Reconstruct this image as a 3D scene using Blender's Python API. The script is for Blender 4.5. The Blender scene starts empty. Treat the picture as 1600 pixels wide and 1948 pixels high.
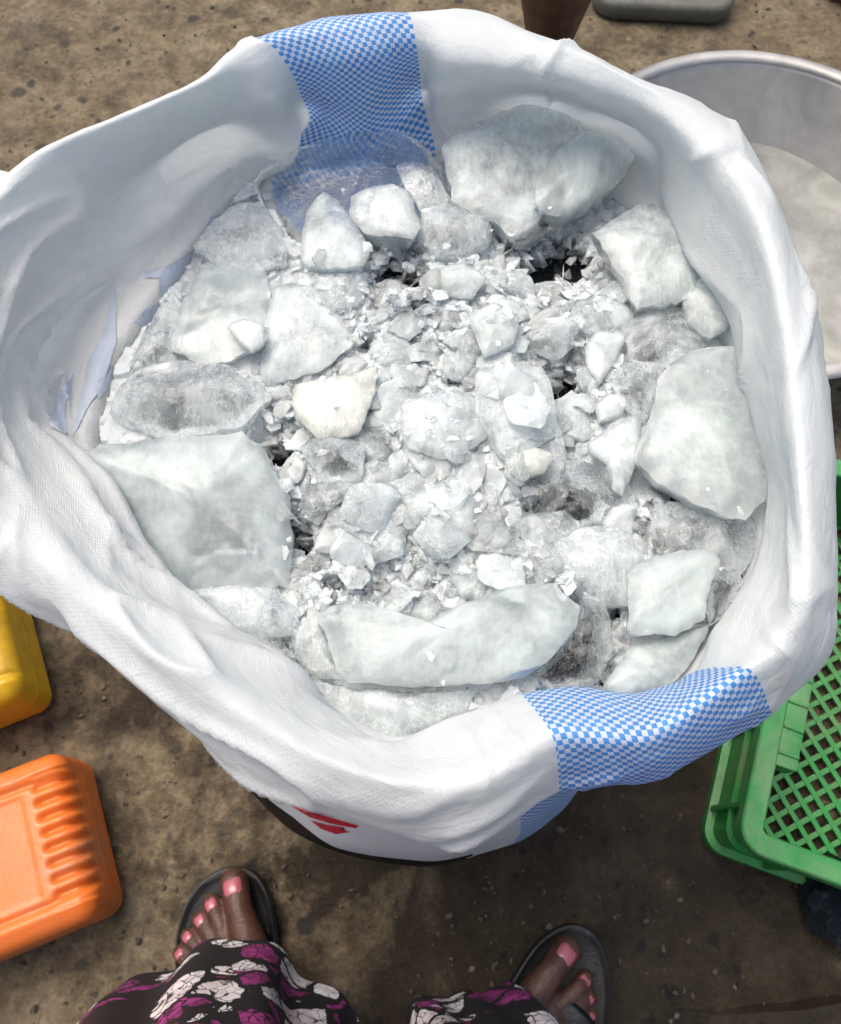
import bpy, bmesh, math, random
from mathutils import Vector, Matrix, noise
from mathutils.bvhtree import BVHTree

random.seed(7)
R = math.radians
SC = bpy.context.scene
COL = SC.collection

# ------------------------------------------------------------------ camera
CAM_H, TILT, FPX = 1.12, R(22.0), 1600.0
cam_d = bpy.data.cameras.new("camera")
cam_d.sensor_fit = 'HORIZONTAL'
cam_d.sensor_width = 36.0
cam_d.lens = 36.0
cam_d.clip_start = 0.02
cam_d.clip_end = 200.0
cam_d.dof.use_dof = True
cam_d.dof.focus_distance = 0.46
cam_d.dof.aperture_fstop = 26.0
cam = bpy.data.objects.new("camera", cam_d)
cam.location = (0, 0, CAM_H)
cam.rotation_euler = (TILT, 0, 0)
COL.objects.link(cam)
SC.camera = cam

# ------------------------------------------------------------------ light
SUN_EL, SUN_AZ = R(66), R(-42)          # azimuth measured from +Y towards +X
world = bpy.data.worlds.new("World")
SC.world = world
world.use_nodes = True
wn = world.node_tree.nodes
sky = wn.new('ShaderNodeTexSky')
sky.sky_type = 'NISHITA'
sky.sun_disc = False
sky.sun_elevation = SUN_EL
sky.sun_rotation = SUN_AZ
sky.air_density = 1.0
sky.dust_density = 8.0
sky.ozone_density = 0.8
wn['Background'].inputs['Strength'].default_value = 0.15
world.node_tree.links.new(sky.outputs[0], wn['Background'].inputs['Color'])
sun_d = bpy.data.lights.new("sun", 'SUN')
sun_d.energy = 0.6
sun_d.angle = R(40)
sun_d.color = (1.0, 0.98, 0.95)
sun = bpy.data.objects.new("sun", sun_d)
sd = Vector((math.sin(SUN_AZ) * math.cos(SUN_EL), math.cos(SUN_AZ) * math.cos(SUN_EL), math.sin(SUN_EL)))
sun.rotation_euler = (-sd).to_track_quat('-Z', 'Y').to_euler()
sun.location = sd * 5
COL.objects.link(sun)
SC.view_settings.view_transform = 'Standard'
SC.view_settings.look = 'None'
SC.view_settings.exposure = 0.58
SC.view_settings.gamma = 1.0
SC.view_settings.use_curve_mapping = False
SC.cycles.use_denoising = True
SC.cycles.max_bounces = 9
SC.cycles.transmission_bounces = 7
SC.cycles.use_adaptive_sampling = True
SC.cycles.adaptive_threshold = 0.06
SC.cycles.transparent_max_bounces = 12
SC.cycles.diffuse_bounces = 8
SC.cycles.sample_clamp_indirect = 6.0
SC.cycles.blur_glossy = 1.0

# ------------------------------------------------------------------ helpers
CT, ST = math.cos(TILT), math.sin(TILT)


def P(u, v, z):
    """world point at height z that the photograph shows at (u, v)"""
    x, y = (u - 800.0) / FPX, -(v - 974.0) / FPX
    s = (z - CAM_H) / (y * ST - CT)
    return Vector((s * x, s * (y * CT + ST), z))


def pix(p):
    d = Vector(p) - Vector((0, 0, CAM_H))
    f = d.y * ST - d.z * CT
    return 800 + FPX * d.x / f, 974 - FPX * (d.y * CT + d.z * ST) / f


def link(o, parent=None):
    COL.objects.link(o)
    if parent is not None:
        o.parent = parent
    return o


def tag(o, label=None, cat=None, group=None, kind=None):
    if label:
        o['label'] = label
    if cat:
        o['category'] = cat
    if group:
        o['group'] = group
    if kind:
        o['kind'] = kind
    return o


def mesh_obj(name, verts, faces, mat, parent=None, smooth=True, loc=None):
    me = bpy.data.meshes.new(name)
    me.from_pydata([tuple(v) for v in verts], [], faces)
    me.update()
    if smooth:
        me.polygons.foreach_set('use_smooth', [True] * len(me.polygons))
    if mat:
        me.materials.append(mat)
    o = bpy.data.objects.new(name, me)
    if loc is not None:
        o.location = loc
    return link(o, parent)


def bm_obj(name, bm, mat, parent=None, smooth=False, loc=None, sharp=None):
    me = bpy.data.meshes.new(name)
    bm.normal_update()
    bm.to_mesh(me)
    bm.free()
    if smooth:
        me.polygons.foreach_set('use_smooth', [True] * len(me.polygons))
        if sharp:
            me.set_sharp_from_angle(angle=R(sharp))
    me.materials.append(mat)
    o = bpy.data.objects.new(name, me)
    if loc is not None:
        o.location = loc
    return link(o, parent)


def empty(name, loc, rz=0.0):
    o = bpy.data.objects.new(name, None)
    o.empty_display_size = 0.05
    o.location = loc
    o.rotation_euler = (0, 0, rz)
    return link(o)


def box(bm, c, s, rz=0.0, bev=0.0):
    m = Matrix.Translation(c) @ Matrix.Rotation(rz, 4, 'Z') @ Matrix.Diagonal((s[0], s[1], s[2], 1))
    r = bmesh.ops.create_cube(bm, size=1.0, matrix=m)
    if bev:
        es = set()
        for v in r['verts']:
            es.update(v.link_edges)
        bmesh.ops.bevel(bm, geom=list(es), offset=bev, segments=2, affect='EDGES', profile=0.6)


def catmull(p0, p1, p2, p3, t):
    t2, t3 = t * t, t * t * t
    return 0.5 * ((2 * p1) + (p2 - p0) * t + (2 * p0 - 5 * p1 + 4 * p2 - p3) * t2 + (3 * p1 - p0 - 3 * p2 + p3) * t3)


def smoothstep(a, b, x):
    t = min(1, max(0, (x - a) / (b - a)))
    return t * t * (3 - 2 * t)


def in_poly(x, y, poly):
    c = False
    j = len(poly) - 1
    for i in range(len(poly)):
        xi, yi = poly[i]
        xj, yj = poly[j]
        if (yi > y) != (yj > y) and x < (xj - xi) * (y - yi) / (yj - yi) + xi:
            c = not c
        j = i
    return c


# ---------------- node helper
class NT:
    def __init__(s, name):
        s.m = bpy.data.materials.new(name)
        s.m.use_nodes = True
        s.t = s.m.node_tree
        s.n = s.t.nodes
        s.n.clear()
        s.out = s.n.new('ShaderNodeOutputMaterial')

    def link(s, a, b):
        s.t.links.new(a, b)

    def new(s, typ, ins=None, **kw):
        nd = s.n.new(typ)
        for k, v in kw.items():
            setattr(nd, k, v)
        for k, v in (ins or {}).items():
            sock = nd.inputs[k]
            if isinstance(v, bpy.types.NodeSocket):
                s.link(v, sock)
            else:
                sock.default_value = v
        return nd

    def coord(s, which='Object'):
        return s.new('ShaderNodeTexCoord').outputs[which]

    def mapping(s, vec, scale=(1, 1, 1), loc=(0, 0, 0), rot=(0, 0, 0)):
        return s.new('ShaderNodeMapping', {'Vector': vec, 'Scale': scale, 'Location': loc, 'Rotation': rot}).outputs[0]

    def noise(s, vec, scale, detail=4.0, rough=0.55, dist=0.0, out=0):
        return s.new('ShaderNodeTexNoise', {'Vector': vec, 'Scale': scale, 'Detail': detail, 'Roughness': rough, 'Distortion': dist}).outputs[out]

    def voronoi(s, vec, scale, feature='F1', out='Distance', rand=1.0):
        nd = s.new('ShaderNodeTexVoronoi', feature=feature)
        s.link(vec, nd.inputs['Vector'])
        nd.inputs['Scale'].default_value = scale
        nd.inputs['Randomness'].default_value = rand
        return nd.outputs[out]

    def ramp(s, fac, stops, interp='LINEAR'):
        nd = s.new('ShaderNodeValToRGB', {'Fac': fac})
        cr = nd.color_ramp
        cr.interpolation = interp
        while len(cr.elements) < len(stops):
            cr.elements.new(0.5)
        for e, (p, c) in zip(cr.elements, stops):
            e.position = p
            e.color = c if len(c) == 4 else (*c, 1)
        return nd.outputs[0]

    def rng(s, v, a, b, c, d):
        return s.new('ShaderNodeMapRange', {'Value': v, 'From Min': a, 'From Max': b, 'To Min': c, 'To Max': d}).outputs[0]

    def math(s, op, a, b=0.0, c=None):
        nd = s.new('ShaderNodeMath', operation=op)
        for i, v in enumerate((a, b, c)):
            if v is None:
                continue
            if isinstance(v, bpy.types.NodeSocket):
                s.link(v, nd.inputs[i])
            else:
                nd.inputs[i].default_value = v
        return nd.outputs[0]

    def mix(s, fac, a, b, blend='MIX'):
        nd = s.new('ShaderNodeMix', data_type='RGBA', blend_type=blend)
        for i, v in ((0, fac), (6, a), (7, b)):
            if isinstance(v, bpy.types.NodeSocket):
                s.link(v, nd.inputs[i])
            else:
                nd.inputs[i].default_value = v if i == 0 or len(v) == 4 else (*v, 1)
        return nd.outputs[2]

    def bump(s, h, strength=0.5, dist=0.01, normal=None):
        ins = {'Height': h, 'Strength': strength, 'Distance': dist}
        if normal is not None:
            ins['Normal'] = normal
        return s.new('ShaderNodeBump', ins).outputs[0]

    def principled(s, **kw):
        ins = {k.replace('_', ' '): v for k, v in kw.items()}
        for k, v in ins.items():
            if k in ('Base Color', 'Specular Tint', 'Sheen Tint') and not isinstance(v, bpy.types.NodeSocket) and len(v) == 3:
                ins[k] = (*v, 1)
        return s.new('ShaderNodeBsdfPrincipled', ins).outputs[0]

    def done(s, sh):
        s.link(sh, s.out.inputs['Surface'])
        return s.m


# ------------------------------------------------------------------ materials
def mat_ground():
    n = NT('concrete_ground')
    co = n.coord('Object')
    big = n.noise(co, 2.2, 3, 0.6)
    mid = n.noise(co, 14, 6, 0.7, 0.15)
    fin = n.noise(co, 95, 5, 0.78, 0.0)
    col = n.ramp(mid, [(0.3, (0.065, 0.055, 0.04)), (0.44, (0.17, 0.14, 0.095)), (0.56, (0.285, 0.24, 0.165)), (0.72, (0.42, 0.365, 0.27))])
    col = n.mix(n.rng(big, 0.35, 0.68, 0.0, 0.6), col, (0.20, 0.155, 0.105))
    grain = n.ramp(fin, [(0.3, (0.5, 0.5, 0.5)), (0.5, (0.95, 0.95, 0.95)), (0.7, (1.45, 1.4, 1.3))])
    col = n.mix(0.85, col, grain, 'MULTIPLY')
    warp = n.new('ShaderNodeVectorMath', {0: co, 1: n.new('ShaderNodeVectorMath', {0: n.noise(co, 30, 3, out=1), 'Scale': 0.022}, operation='SCALE').outputs[0]}, operation='ADD').outputs[0]
    # embedded dark aggregate, some larger, some smaller
    stones = None
    for sc_, thr, rad in ((17, 0.80, 0.3), (36, 0.76, 0.34), (70, 0.72, 0.36)):
        vd = n.voronoi(warp, sc_)
        vc = n.new('ShaderNodeSeparateColor', {0: n.voronoi(warp, sc_, out='Color')})
        rr = n.math('MULTIPLY', vc.outputs[1], rad)
        m = n.math('MULTIPLY', n.math('GREATER_THAN', vc.outputs[0], thr), n.rng(n.math('SUBTRACT', rr, vd), -0.05, 0.06, 0, 1))
        scol = n.ramp(vc.outputs[2], [(0.0, (0.035, 0.036, 0.036)), (0.55, (0.075, 0.07, 0.06)), (0.85, (0.16, 0.15, 0.13)), (1, (0.42, 0.37, 0.28))])
        col = n.mix(n.math('MULTIPLY', m, 0.82), col, scol)
        stones = m if stones is None else n.math('MAXIMUM', stones, m)
    # meltwater stain round the sack, widened and darkened to paint in shade
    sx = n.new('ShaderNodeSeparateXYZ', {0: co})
    wet_shade = None
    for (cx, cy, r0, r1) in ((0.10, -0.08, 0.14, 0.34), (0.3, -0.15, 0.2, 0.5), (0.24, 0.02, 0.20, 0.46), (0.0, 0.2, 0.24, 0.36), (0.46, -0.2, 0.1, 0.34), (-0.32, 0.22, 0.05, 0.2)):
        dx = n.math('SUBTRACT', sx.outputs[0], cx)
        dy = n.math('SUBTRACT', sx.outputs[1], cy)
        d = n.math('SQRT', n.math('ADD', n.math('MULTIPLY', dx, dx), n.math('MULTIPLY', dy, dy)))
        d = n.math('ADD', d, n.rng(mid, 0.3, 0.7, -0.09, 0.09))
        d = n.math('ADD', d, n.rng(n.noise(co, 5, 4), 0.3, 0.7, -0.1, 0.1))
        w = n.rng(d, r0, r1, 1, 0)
        wet_shade = w if wet_shade is None else n.math('MAXIMUM', wet_shade, w)
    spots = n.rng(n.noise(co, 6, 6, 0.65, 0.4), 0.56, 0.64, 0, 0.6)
    wet_shade = n.math('MAXIMUM', wet_shade, spots)
    col = n.mix(n.math('MULTIPLY', wet_shade, 0.95), col, n.mix(1.0, col, (0.17, 0.16, 0.15), 'MULTIPLY'))
    col = n.new('ShaderNodeHueSaturation', {'Saturation': 1.12, 'Value': 0.76, 'Color': col}).outputs[0]
    rough = n.rng(wet_shade, 0, 1, 0.9, 0.45)
    h = n.math('ADD', n.math('MULTIPLY', fin, 0.6), n.math('MULTIPLY', mid, 1.2))
    b = n.bump(h, 0.9, 0.012)
    return n.done(n.principled(Base_Color=col, Roughness=rough, Normal=b, Specular_IOR_Level=0.3))


def mat_ice(name, lo, hi, scale=22.0, tint=(0.80, 0.87, 0.87), rough=0.1, island=False, streak=0.3, bump=0.5, sss=0.0, attr=None, swing=0.5, vein_amt=0.35, grain=1.0):
    """lo / hi: how milky the ice is at its clearest and its cloudiest; sss: depth the light soaks into the milk"""
    n = NT(name)
    co = n.coord('Object')
    rnd = n.new('ShaderNodeNewGeometry').outputs['Random Per Island'] if island else n.new('ShaderNodeObjectInfo').outputs['Random']
    off = n.new('ShaderNodeCombineXYZ', {0: n.math('MULTIPLY', rnd, 31.0), 1: n.math('MULTIPLY', rnd, 17.0), 2: n.math('MULTIPLY', rnd, 7.0)}).outputs[0]
    v = n.new('ShaderNodeVectorMath', {0: co, 1: off}, operation='ADD').outputs[0]
    clouds = n.noise(v, scale, 4, 0.65, 0.6)
    fac = n.rng(clouds, 0.36, 0.64, lo, hi)
    fine = n.noise(v, 150, 4, 0.68, 0.4)
    if island:
        fac = n.math('ADD', fac, n.rng(rnd, 0, 1, -0.3, 0.3))
        tcol = n.mix(1.0, tint, n.ramp(clouds, [(0.32, (0.92, 0.93, 0.94)), (0.6, (1.02, 1.02, 1.02))]), 'MULTIPLY')
        h = fine
    else:
        fibres = n.noise(n.mapping(v, (260, 70, 100), rot=(0.3, 0.5, 0.8)), 1.0, 3, 0.6, 0.6)
        fac = n.math('ADD', fac, n.math('MULTIPLY', n.math('SUBTRACT', fibres, 0.5), streak))
        tcol = n.mix(1.0, tint, n.ramp(fine, [(0.28, (1 - 0.16 * grain, 1 - 0.14 * grain, 1 - 0.13 * grain)), (0.5, (0.985, 0.985, 0.99)), (0.7, (1 + 0.05 * grain,) * 3)]), 'MULTIPLY')
        vein = n.math('ABSOLUTE', n.math('SUBTRACT', n.noise(n.mapping(v, (1.4, 1.0, 0.8), rot=(0.9, 0.2, 0.4)), 46, 5, 0.7, 0.3), 0.5))
        fac = n.math('ADD', fac, n.rng(vein, 0.0, 0.018, vein_amt, 0.0))
        h = n.math('ADD', n.math('MULTIPLY', fine, 0.7), n.math('MULTIPLY', fibres, 0.5))
    if attr:
        at = n.new('ShaderNodeAttribute', attribute_name=attr).outputs['Fac']
        if attr == 'core':
            fac = n.math('MULTIPLY', fac, n.math('ADD', n.math('MULTIPLY', at, swing), 1 - swing))
        else:
            fac = n.math('ADD', fac, n.rng(at, 0, 1, -swing, swing))
    fac = n.math('MINIMUM', n.math('MAXIMUM', fac, 0.0), 1.0)
    b = n.bump(h, bump, 0.006)
    if sss:
        milk = n.principled(Base_Color=tcol, Roughness=0.22, IOR=1.31, Normal=b, Subsurface_Weight=1.0, Subsurface_Radius=(0.95, 1.0, 1.0), Subsurface_Scale=sss)
    else:
        dif = n.principled(Base_Color=tcol, Roughness=0.22, IOR=1.31, Normal=b)
        trl = n.new('ShaderNodeBsdfTranslucent', {'Color': tcol}).outputs[0]
        milk = n.new('ShaderNodeMixShader', {0: 0.45, 1: dif, 2: trl}).outputs[0]
    clear = n.principled(Base_Color=(0.965, 0.985, 0.985), Roughness=rough, IOR=1.31, Normal=b, Transmission_Weight=1.0)
    return n.done(n.new('ShaderNodeMixShader', {0: fac, 1: clear, 2: milk}).outputs[0])


def mat_simple(name, col, rough=0.5, var=0.15, scale=30, bump=0.1, dirt=None, **kw):
    n = NT(name)
    co = n.coord('Object')
    a = n.noise(co, scale, 6, 0.6)
    c = n.mix(1.0, col, n.ramp(a, [(0.3, (1 - var,) * 3), (0.7, (1 + var * 0.6,) * 3)]), 'MULTIPLY')
    if dirt:
        dcol, lo, hi, amt = dirt
        d = n.rng(n.noise(co, scale * 0.5, 8, 0.7, 1.0), lo, hi, 0, amt)
        c = n.mix(d, c, dcol)
    f = n.noise(co, scale * 8, 5, 0.6)
    b = n.bump(n.math('ADD', f, n.math('MULTIPLY', a, 0.8)), bump, 0.004)
    return n.done(n.principled(Base_Color=c, Roughness=n.rng(f, 0.3, 0.7, max(0.02, rough - 0.08), min(1, rough + 0.08)), Normal=b, **kw))


def mat_sack(stripes, cell, black):
    n = NT('woven_plastic_cloth')
    uv = n.coord('UV')
    s = n.new('ShaderNodeSeparateXYZ', {0: uv})
    u, v = s.outputs[0], s.outputs[1]
    mask = None
    shift = None
    for (a, b) in stripes:
        m = n.math('MULTIPLY', n.math('GREATER_THAN', u, a), n.math('LESS_THAN', u, b))
        mask = m if mask is None else n.math('ADD', mask, m)
    cu = n.math('FLOOR', n.math('DIVIDE', n.math('SUBTRACT', u, stripes[0][0]), cell))
    cv = n.math('FLOOR', n.math('DIVIDE', v, cell))
    chk = n.math('MODULO', n.math('ABSOLUTE', n.math('ADD', cu, cv)), 2.0)
    tone = n.noise(uv, 60, 5, 0.6)
    blue = n.mix(1.0, (0.13, 0.42, 0.82), n.ramp(tone, [(0.3, (0.8, 0.85, 0.9)), (0.7, (1.15, 1.1, 1.05))]), 'MULTIPLY')
    pale = (0.80, 0.86, 0.93)
    white = n.ramp(tone, [(0.25, (0.79, 0.83, 0.84)), (0.7, (0.85, 0.885, 0.89))])
    dirt = n.rng(n.noise(uv, 21, 8, 0.7, 0.7), 0.655, 0.75, 0, 0.4)
    white = n.mix(dirt, white, (0.60, 0.47, 0.36))
    speck = n.voronoi(uv, 42)
    sc_ = n.new('ShaderNodeSeparateColor', {0: n.voronoi(uv, 42, out='Color')})
    sp = n.math('MULTIPLY', n.math('LESS_THAN', speck, 0.045), n.math('GREATER_THAN', sc_.outputs[0], 0.93))
    white = n.mix(n.math('MULTIPLY', sp, 0.8), white, (0.10, 0.07, 0.05))
    col = n.mix(mask, white, n.mix(chk, pale, blue))
    (bu0, bv0), (bu1, bv1) = black
    line = n.rng(u, bu0, bu1, bv0, bv1)
    bk = n.math('MULTIPLY', n.math('LESS_THAN', v, line), n.math('MULTIPLY', n.math('GREATER_THAN', u, bu0), n.math('LESS_THAN', u, bu1 + 0.12)))
    col = n.mix(bk, col, (0.014, 0.014, 0.016))
    # relief: woven tapes, small crumples, long creases
    su = n.math('SINE', n.math('MULTIPLY', u, 2 * math.pi / cell))
    sv = n.math('SINE', n.math('MULTIPLY', v, 2 * math.pi / cell))
    weave = n.math('MULTIPLY', su, sv)
    cr1 = n.noise(n.mapping(uv, (85, 110, 1)), 1.0, 7, 0.62, 0.6)
    cr2 = n.noise(n.mapping(uv, (14, 60, 1), rot=(0, 0, 0.2)), 1.0, 4, 0.5, 1.2)
    cr2 = n.math('ABSOLUTE', n.math('SUBTRACT', cr2, 0.5))
    cr3 = n.math('ABSOLUTE', n.math('SUBTRACT', n.noise(n.mapping(uv, (45, 60, 1), rot=(0, 0, 0.5)), 1.0, 4, 0.6, 0.9), 0.5))
    cr1 = n.math('ADD', cr1, n.math('MULTIPLY', cr3, -1.3))
    h = n.math('ADD', n.math('MULTIPLY', weave, 0.032), n.math('ADD', n.math('MULTIPLY', cr1, 0.42), n.math('MULTIPLY', cr2, 0.35)))
    b = n.bump(h, 0.55, 0.004)
    p = n.principled(Base_Color=col, Roughness=0.42, Normal=b, Specular_IOR_Level=0.45)
    tr = n.new('ShaderNodeBsdfTranslucent', {'Color': col, 'Normal': b}).outputs[0]
    return n.done(n.new('ShaderNodeMixShader', {0: 0.54, 1: p, 2: tr}).outputs[0])


def mat_print_cloth():
    n = NT('batik_cloth')
    co = n.coord('Object')
    w = n.new('ShaderNodeVectorMath', {0: co, 1: n.new('ShaderNodeVectorMath', {0: n.noise(co, 18, 4, out=1), 'Scale': 0.04}, operation='SCALE').outputs[0]}, operation='ADD').outputs[0]
    ws = n.mapping(w, (1.1, 1.0, 0.8), rot=(0.4, 0.3, 0))
    edge = n.voronoi(ws, 24, 'DISTANCE_TO_EDGE')
    vc = n.new('ShaderNodeSeparateColor', {0: n.voronoi(ws, 24, out='Color')})
    crk = n.voronoi(n.mapping(w, (1.5, 1, 1), rot=(0, 0, 0.6)), 60, 'DISTANCE_TO_EDGE')
    zone = n.noise(co, 11, 3)
    on = n.math('GREATER_THAN', n.math('ADD', vc.outputs[0], n.rng(zone, 0.35, 0.65, -0.3, 0.4)), 0.36)
    cell = n.math('MULTIPLY', on, n.math('GREATER_THAN', edge, 0.075))
    line = n.math('GREATER_THAN', crk, n.rng(zone, 0.35, 0.65, 0.075, 0.02))
    m = n.math('MULTIPLY', cell, line)
    mag = n.ramp(n.noise(co, 60, 4), [(0.35, (0.16, 0.014, 0.09)), (0.65, (0.36, 0.04, 0.24))])
    wht = n.ramp(n.noise(co, 45, 4), [(0.3, (0.55, 0.42, 0.45)), (0.5, (0.72, 0.70, 0.72))])
    pat = n.mix(n.math('GREATER_THAN', n.math('ADD', vc.outputs[1], n.rng(n.noise(co, 7, 2), 0.3, 0.7, -0.3, 0.3)), 0.55), mag, wht)
    col = n.mix(m, (0.008, 0.007, 0.010), pat)
    b = n.bump(n.noise(co, 500, 3), 0.15, 0.001)
    return n.done(n.principled(Base_Color=col, Roughness=0.75, Normal=b))


M = {}
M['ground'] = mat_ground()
M['milky'] = mat_ice('milky_ice', 0.35, 0.95, 24, tint=(0.62, 0.685, 0.675), rough=0.15, streak=0.35, bump=0.25, sss=0.008, attr='core', swing=0.5, vein_amt=0.15, grain=0.4)
M['smooth'] = mat_ice('smooth_milky_ice', 0.32, 0.92, 15, tint=(0.54, 0.61, 0.60), rough=0.18, streak=0.2, bump=0.12, sss=0.010, attr='core', swing=0.45, vein_amt=0.06, grain=0.25)
M['mixed'] = mat_ice('cloudy_ice', 0.2, 1.0, 30, tint=(0.83, 0.895, 0.895), rough=0.1, streak=0.5, bump=0.4, attr='core', swing=0.4, grain=0.5)
M['clear'] = mat_ice('clear_ice', 0.05, 0.8, 30, tint=(0.77, 0.835, 0.84), rough=0.06, streak=0.45, bump=0.38, grain=0.5)
M['glass'] = mat_ice('very_clear_ice', -0.3, 0.3, 24, tint=(0.7, 0.76, 0.77), rough=0.04, bump=0.35)
M['frosted'] = mat_ice('blue_lit_clear_ice', -0.7, 0.02, 20, tint=(0.72, 0.82, 0.90), rough=0.05, bump=0.22, streak=0.2, vein_amt=0.12)
M['cream'] = mat_ice('cream_ice', 0.5, 1.0, 18, tint=(0.70, 0.73, 0.66), rough=0.15, streak=0.3, bump=0.25, sss=0.008, attr='core', swing=0.4, grain=0.4)
M['crumb'] = mat_ice('crushed_ice', 0.45, 1.0, 90, tint=(0.91, 0.965, 0.975), island=True, bump=0.25)
M['crumb_clear'] = mat_ice('clear_crushed_ice', -0.05, 0.45, 90, tint=(0.94, 0.97, 0.975), rough=0.04, island=True, bump=0.25)
M['bed'] = mat_ice('packed_ice', 0.85, 1.15, 50, tint=(0.91, 0.965, 0.975), bump=0.42, streak=0.35, attr='flake', swing=0.35, grain=0.4)
M['backing'] = mat_simple('dark_backing', (0.022, 0.025, 0.028), 0.25, 0.3, 40, 0.6)  # for the dark sheet added under the ice
M['steel'] = None

# ------------------------------------------------------------------ ground
def build_ground():
    n = 260
    ext = 1.5
    cx, cy = 0.1, 0.55
    coords = [-30, -8, -3] + [-ext + 2 * ext * i / n for i in range(n + 1)] + [3, 8, 30]
    verts, faces = [], []
    k = len(coords)
    for j in range(k):
        for i in range(k):
            x, y = coords[i] + cx, coords[j] + cy
            z = 0.0
            if abs(coords[i]) <= ext and abs(coords[j]) <= ext:
                f = min(1, (ext - max(abs(coords[i]), abs(coords[j]))) / 0.2)
                z = f * (0.006 * noise.fractal(Vector((x * 6, y * 6, 0.3)), 1.0, 2.0, 4) - 0.004)
                z -= f * 0.004 * max(0.0, noise.noise(Vector((x * 17, y * 17, 4.0))) - 0.15)
            verts.append((x, y, z))
    for j in range(k - 1):
        for i in range(k - 1):
            a = j * k + i
            faces.append((a, a + 1, a + k + 1, a + k))
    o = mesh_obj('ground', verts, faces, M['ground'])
    tag(o, 'dusty brown concrete ground with embedded stones, damp and shade painted round the sack', 'ground', kind='structure')


build_ground()

# ------------------------------------------------------------------ the sack
ZL = dict(far=(0.648, 0.675, 0.735, 0.745), right=(0.650, 0.685, 0.74, 0.715), near=(0.650, 0.688, 0.722, 0.685), left=(0.648, 0.665, 0.715, 0.748), nl=(0.650, 0.68, 0.725, 0.715))
STN = [
    ('far', (508, 352), (589, 232), (556, 140), (492, 76)),
    ('far', (690, 322), (696, 248), (690, 118), (645, 40)),
    ('far', (828, 300), (803, 188), (793, 92), (776, 27)),
    ('far', (890, 322), (845, 232), (862, 120), (900, 22)),
    ('far', (960, 310), (985, 205), (985, 138), (1003, 60)),
    ('far', (1080, 340), (1105, 235), (1110, 165), (1105, 98)),
    ('far', (1200, 400), (1235, 300), (1228, 215), (1218, 156)),
    ('far', (1270, 480), (1262, 372), (1312, 272), (1330, 200)),
    ('right', (1310, 540), (1315, 478), (1385, 330), (1412, 252)),
    ('right', (1370, 650), (1385, 580), (1448, 440), (1484, 402)),
    ('right', (1400, 740), (1408, 690), (1490, 620), (1545, 580)),
    ('right', (1415, 850), (1438, 820), (1512, 790), (1580, 765)),
    ('right', (1430, 960), (1462, 930), (1525, 950), (1590, 955)),
    ('right', (1420, 1080), (1445, 1055), (1528, 1110), (1592, 1140)),
    ('near', (1330, 1230), (1365, 1200), (1490, 1225), (1575, 1250)),
    ('near', (1250, 1318), (1325, 1280), (1424, 1272), (1460, 1358)),
    ('near', (1180, 1330), (1215, 1318), (1255, 1388), (1266, 1474)),
    ('near', (1090, 1330), (1095, 1308), (1150, 1400), (1172, 1490)),
    ('near', (985, 1335), (992, 1322), (1050, 1400), (1062, 1505)),
    ('near', (880, 1365), (875, 1360), (925, 1480), (900, 1602)),
    ('near', (750, 1405), (750, 1410), (765, 1490), (760, 1588)),
    ('near', (640, 1350), (618, 1335), (612, 1440), (600, 1537)),
    ('near', (560, 1270), (520, 1240), (480, 1360), (470, 1482)),
    ('nl', (430, 1190), (400, 1165), (350, 1270), (330, 1372)),
    ('nl', (320, 1110), (290, 1070), (220, 1160), (180, 1216)),
    ('nl', (240, 1000), (212, 935), (110, 1020), (40, 1092)),
    ('left', (200, 900), (140, 842), (10, 905), (-60, 1000)),
    ('left', (190, 820), (95, 762), (-20, 760), (-110, 820)),
    ('left', (220, 700), (130, 640), (20, 600), (-110, 610)),
    ('left', (290, 600), (200, 530), (80, 475), (-55, 445)),
    ('left', (362, 490), (310, 420), (190, 350), (60, 304)),
    ('left', (418, 425), (400, 335), (325, 268), (260, 212)),
    ('left', (442, 398), (475, 295), (440, 210), (390, 152)),
    ('left', (472, 374), (560, 290), (505, 190), (440, 106)),
]
BODY_C = Vector((-0.005, 0.25, 0))
BRX, BRY = 0.213, 0.253


def smooth_z():
    """blend the z profiles of neighbouring stations so the rim rises and falls softly"""
    zs = [list(ZL[s[0]]) for s in STN]
    for _ in range(2):
        k = len(zs)
        zs = [[0.25 * zs[i - 1][j] + 0.5 * zs[i][j] + 0.25 * zs[(i + 1) % k][j] for j in range(4)] for i in range(k)]
    return zs


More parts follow.
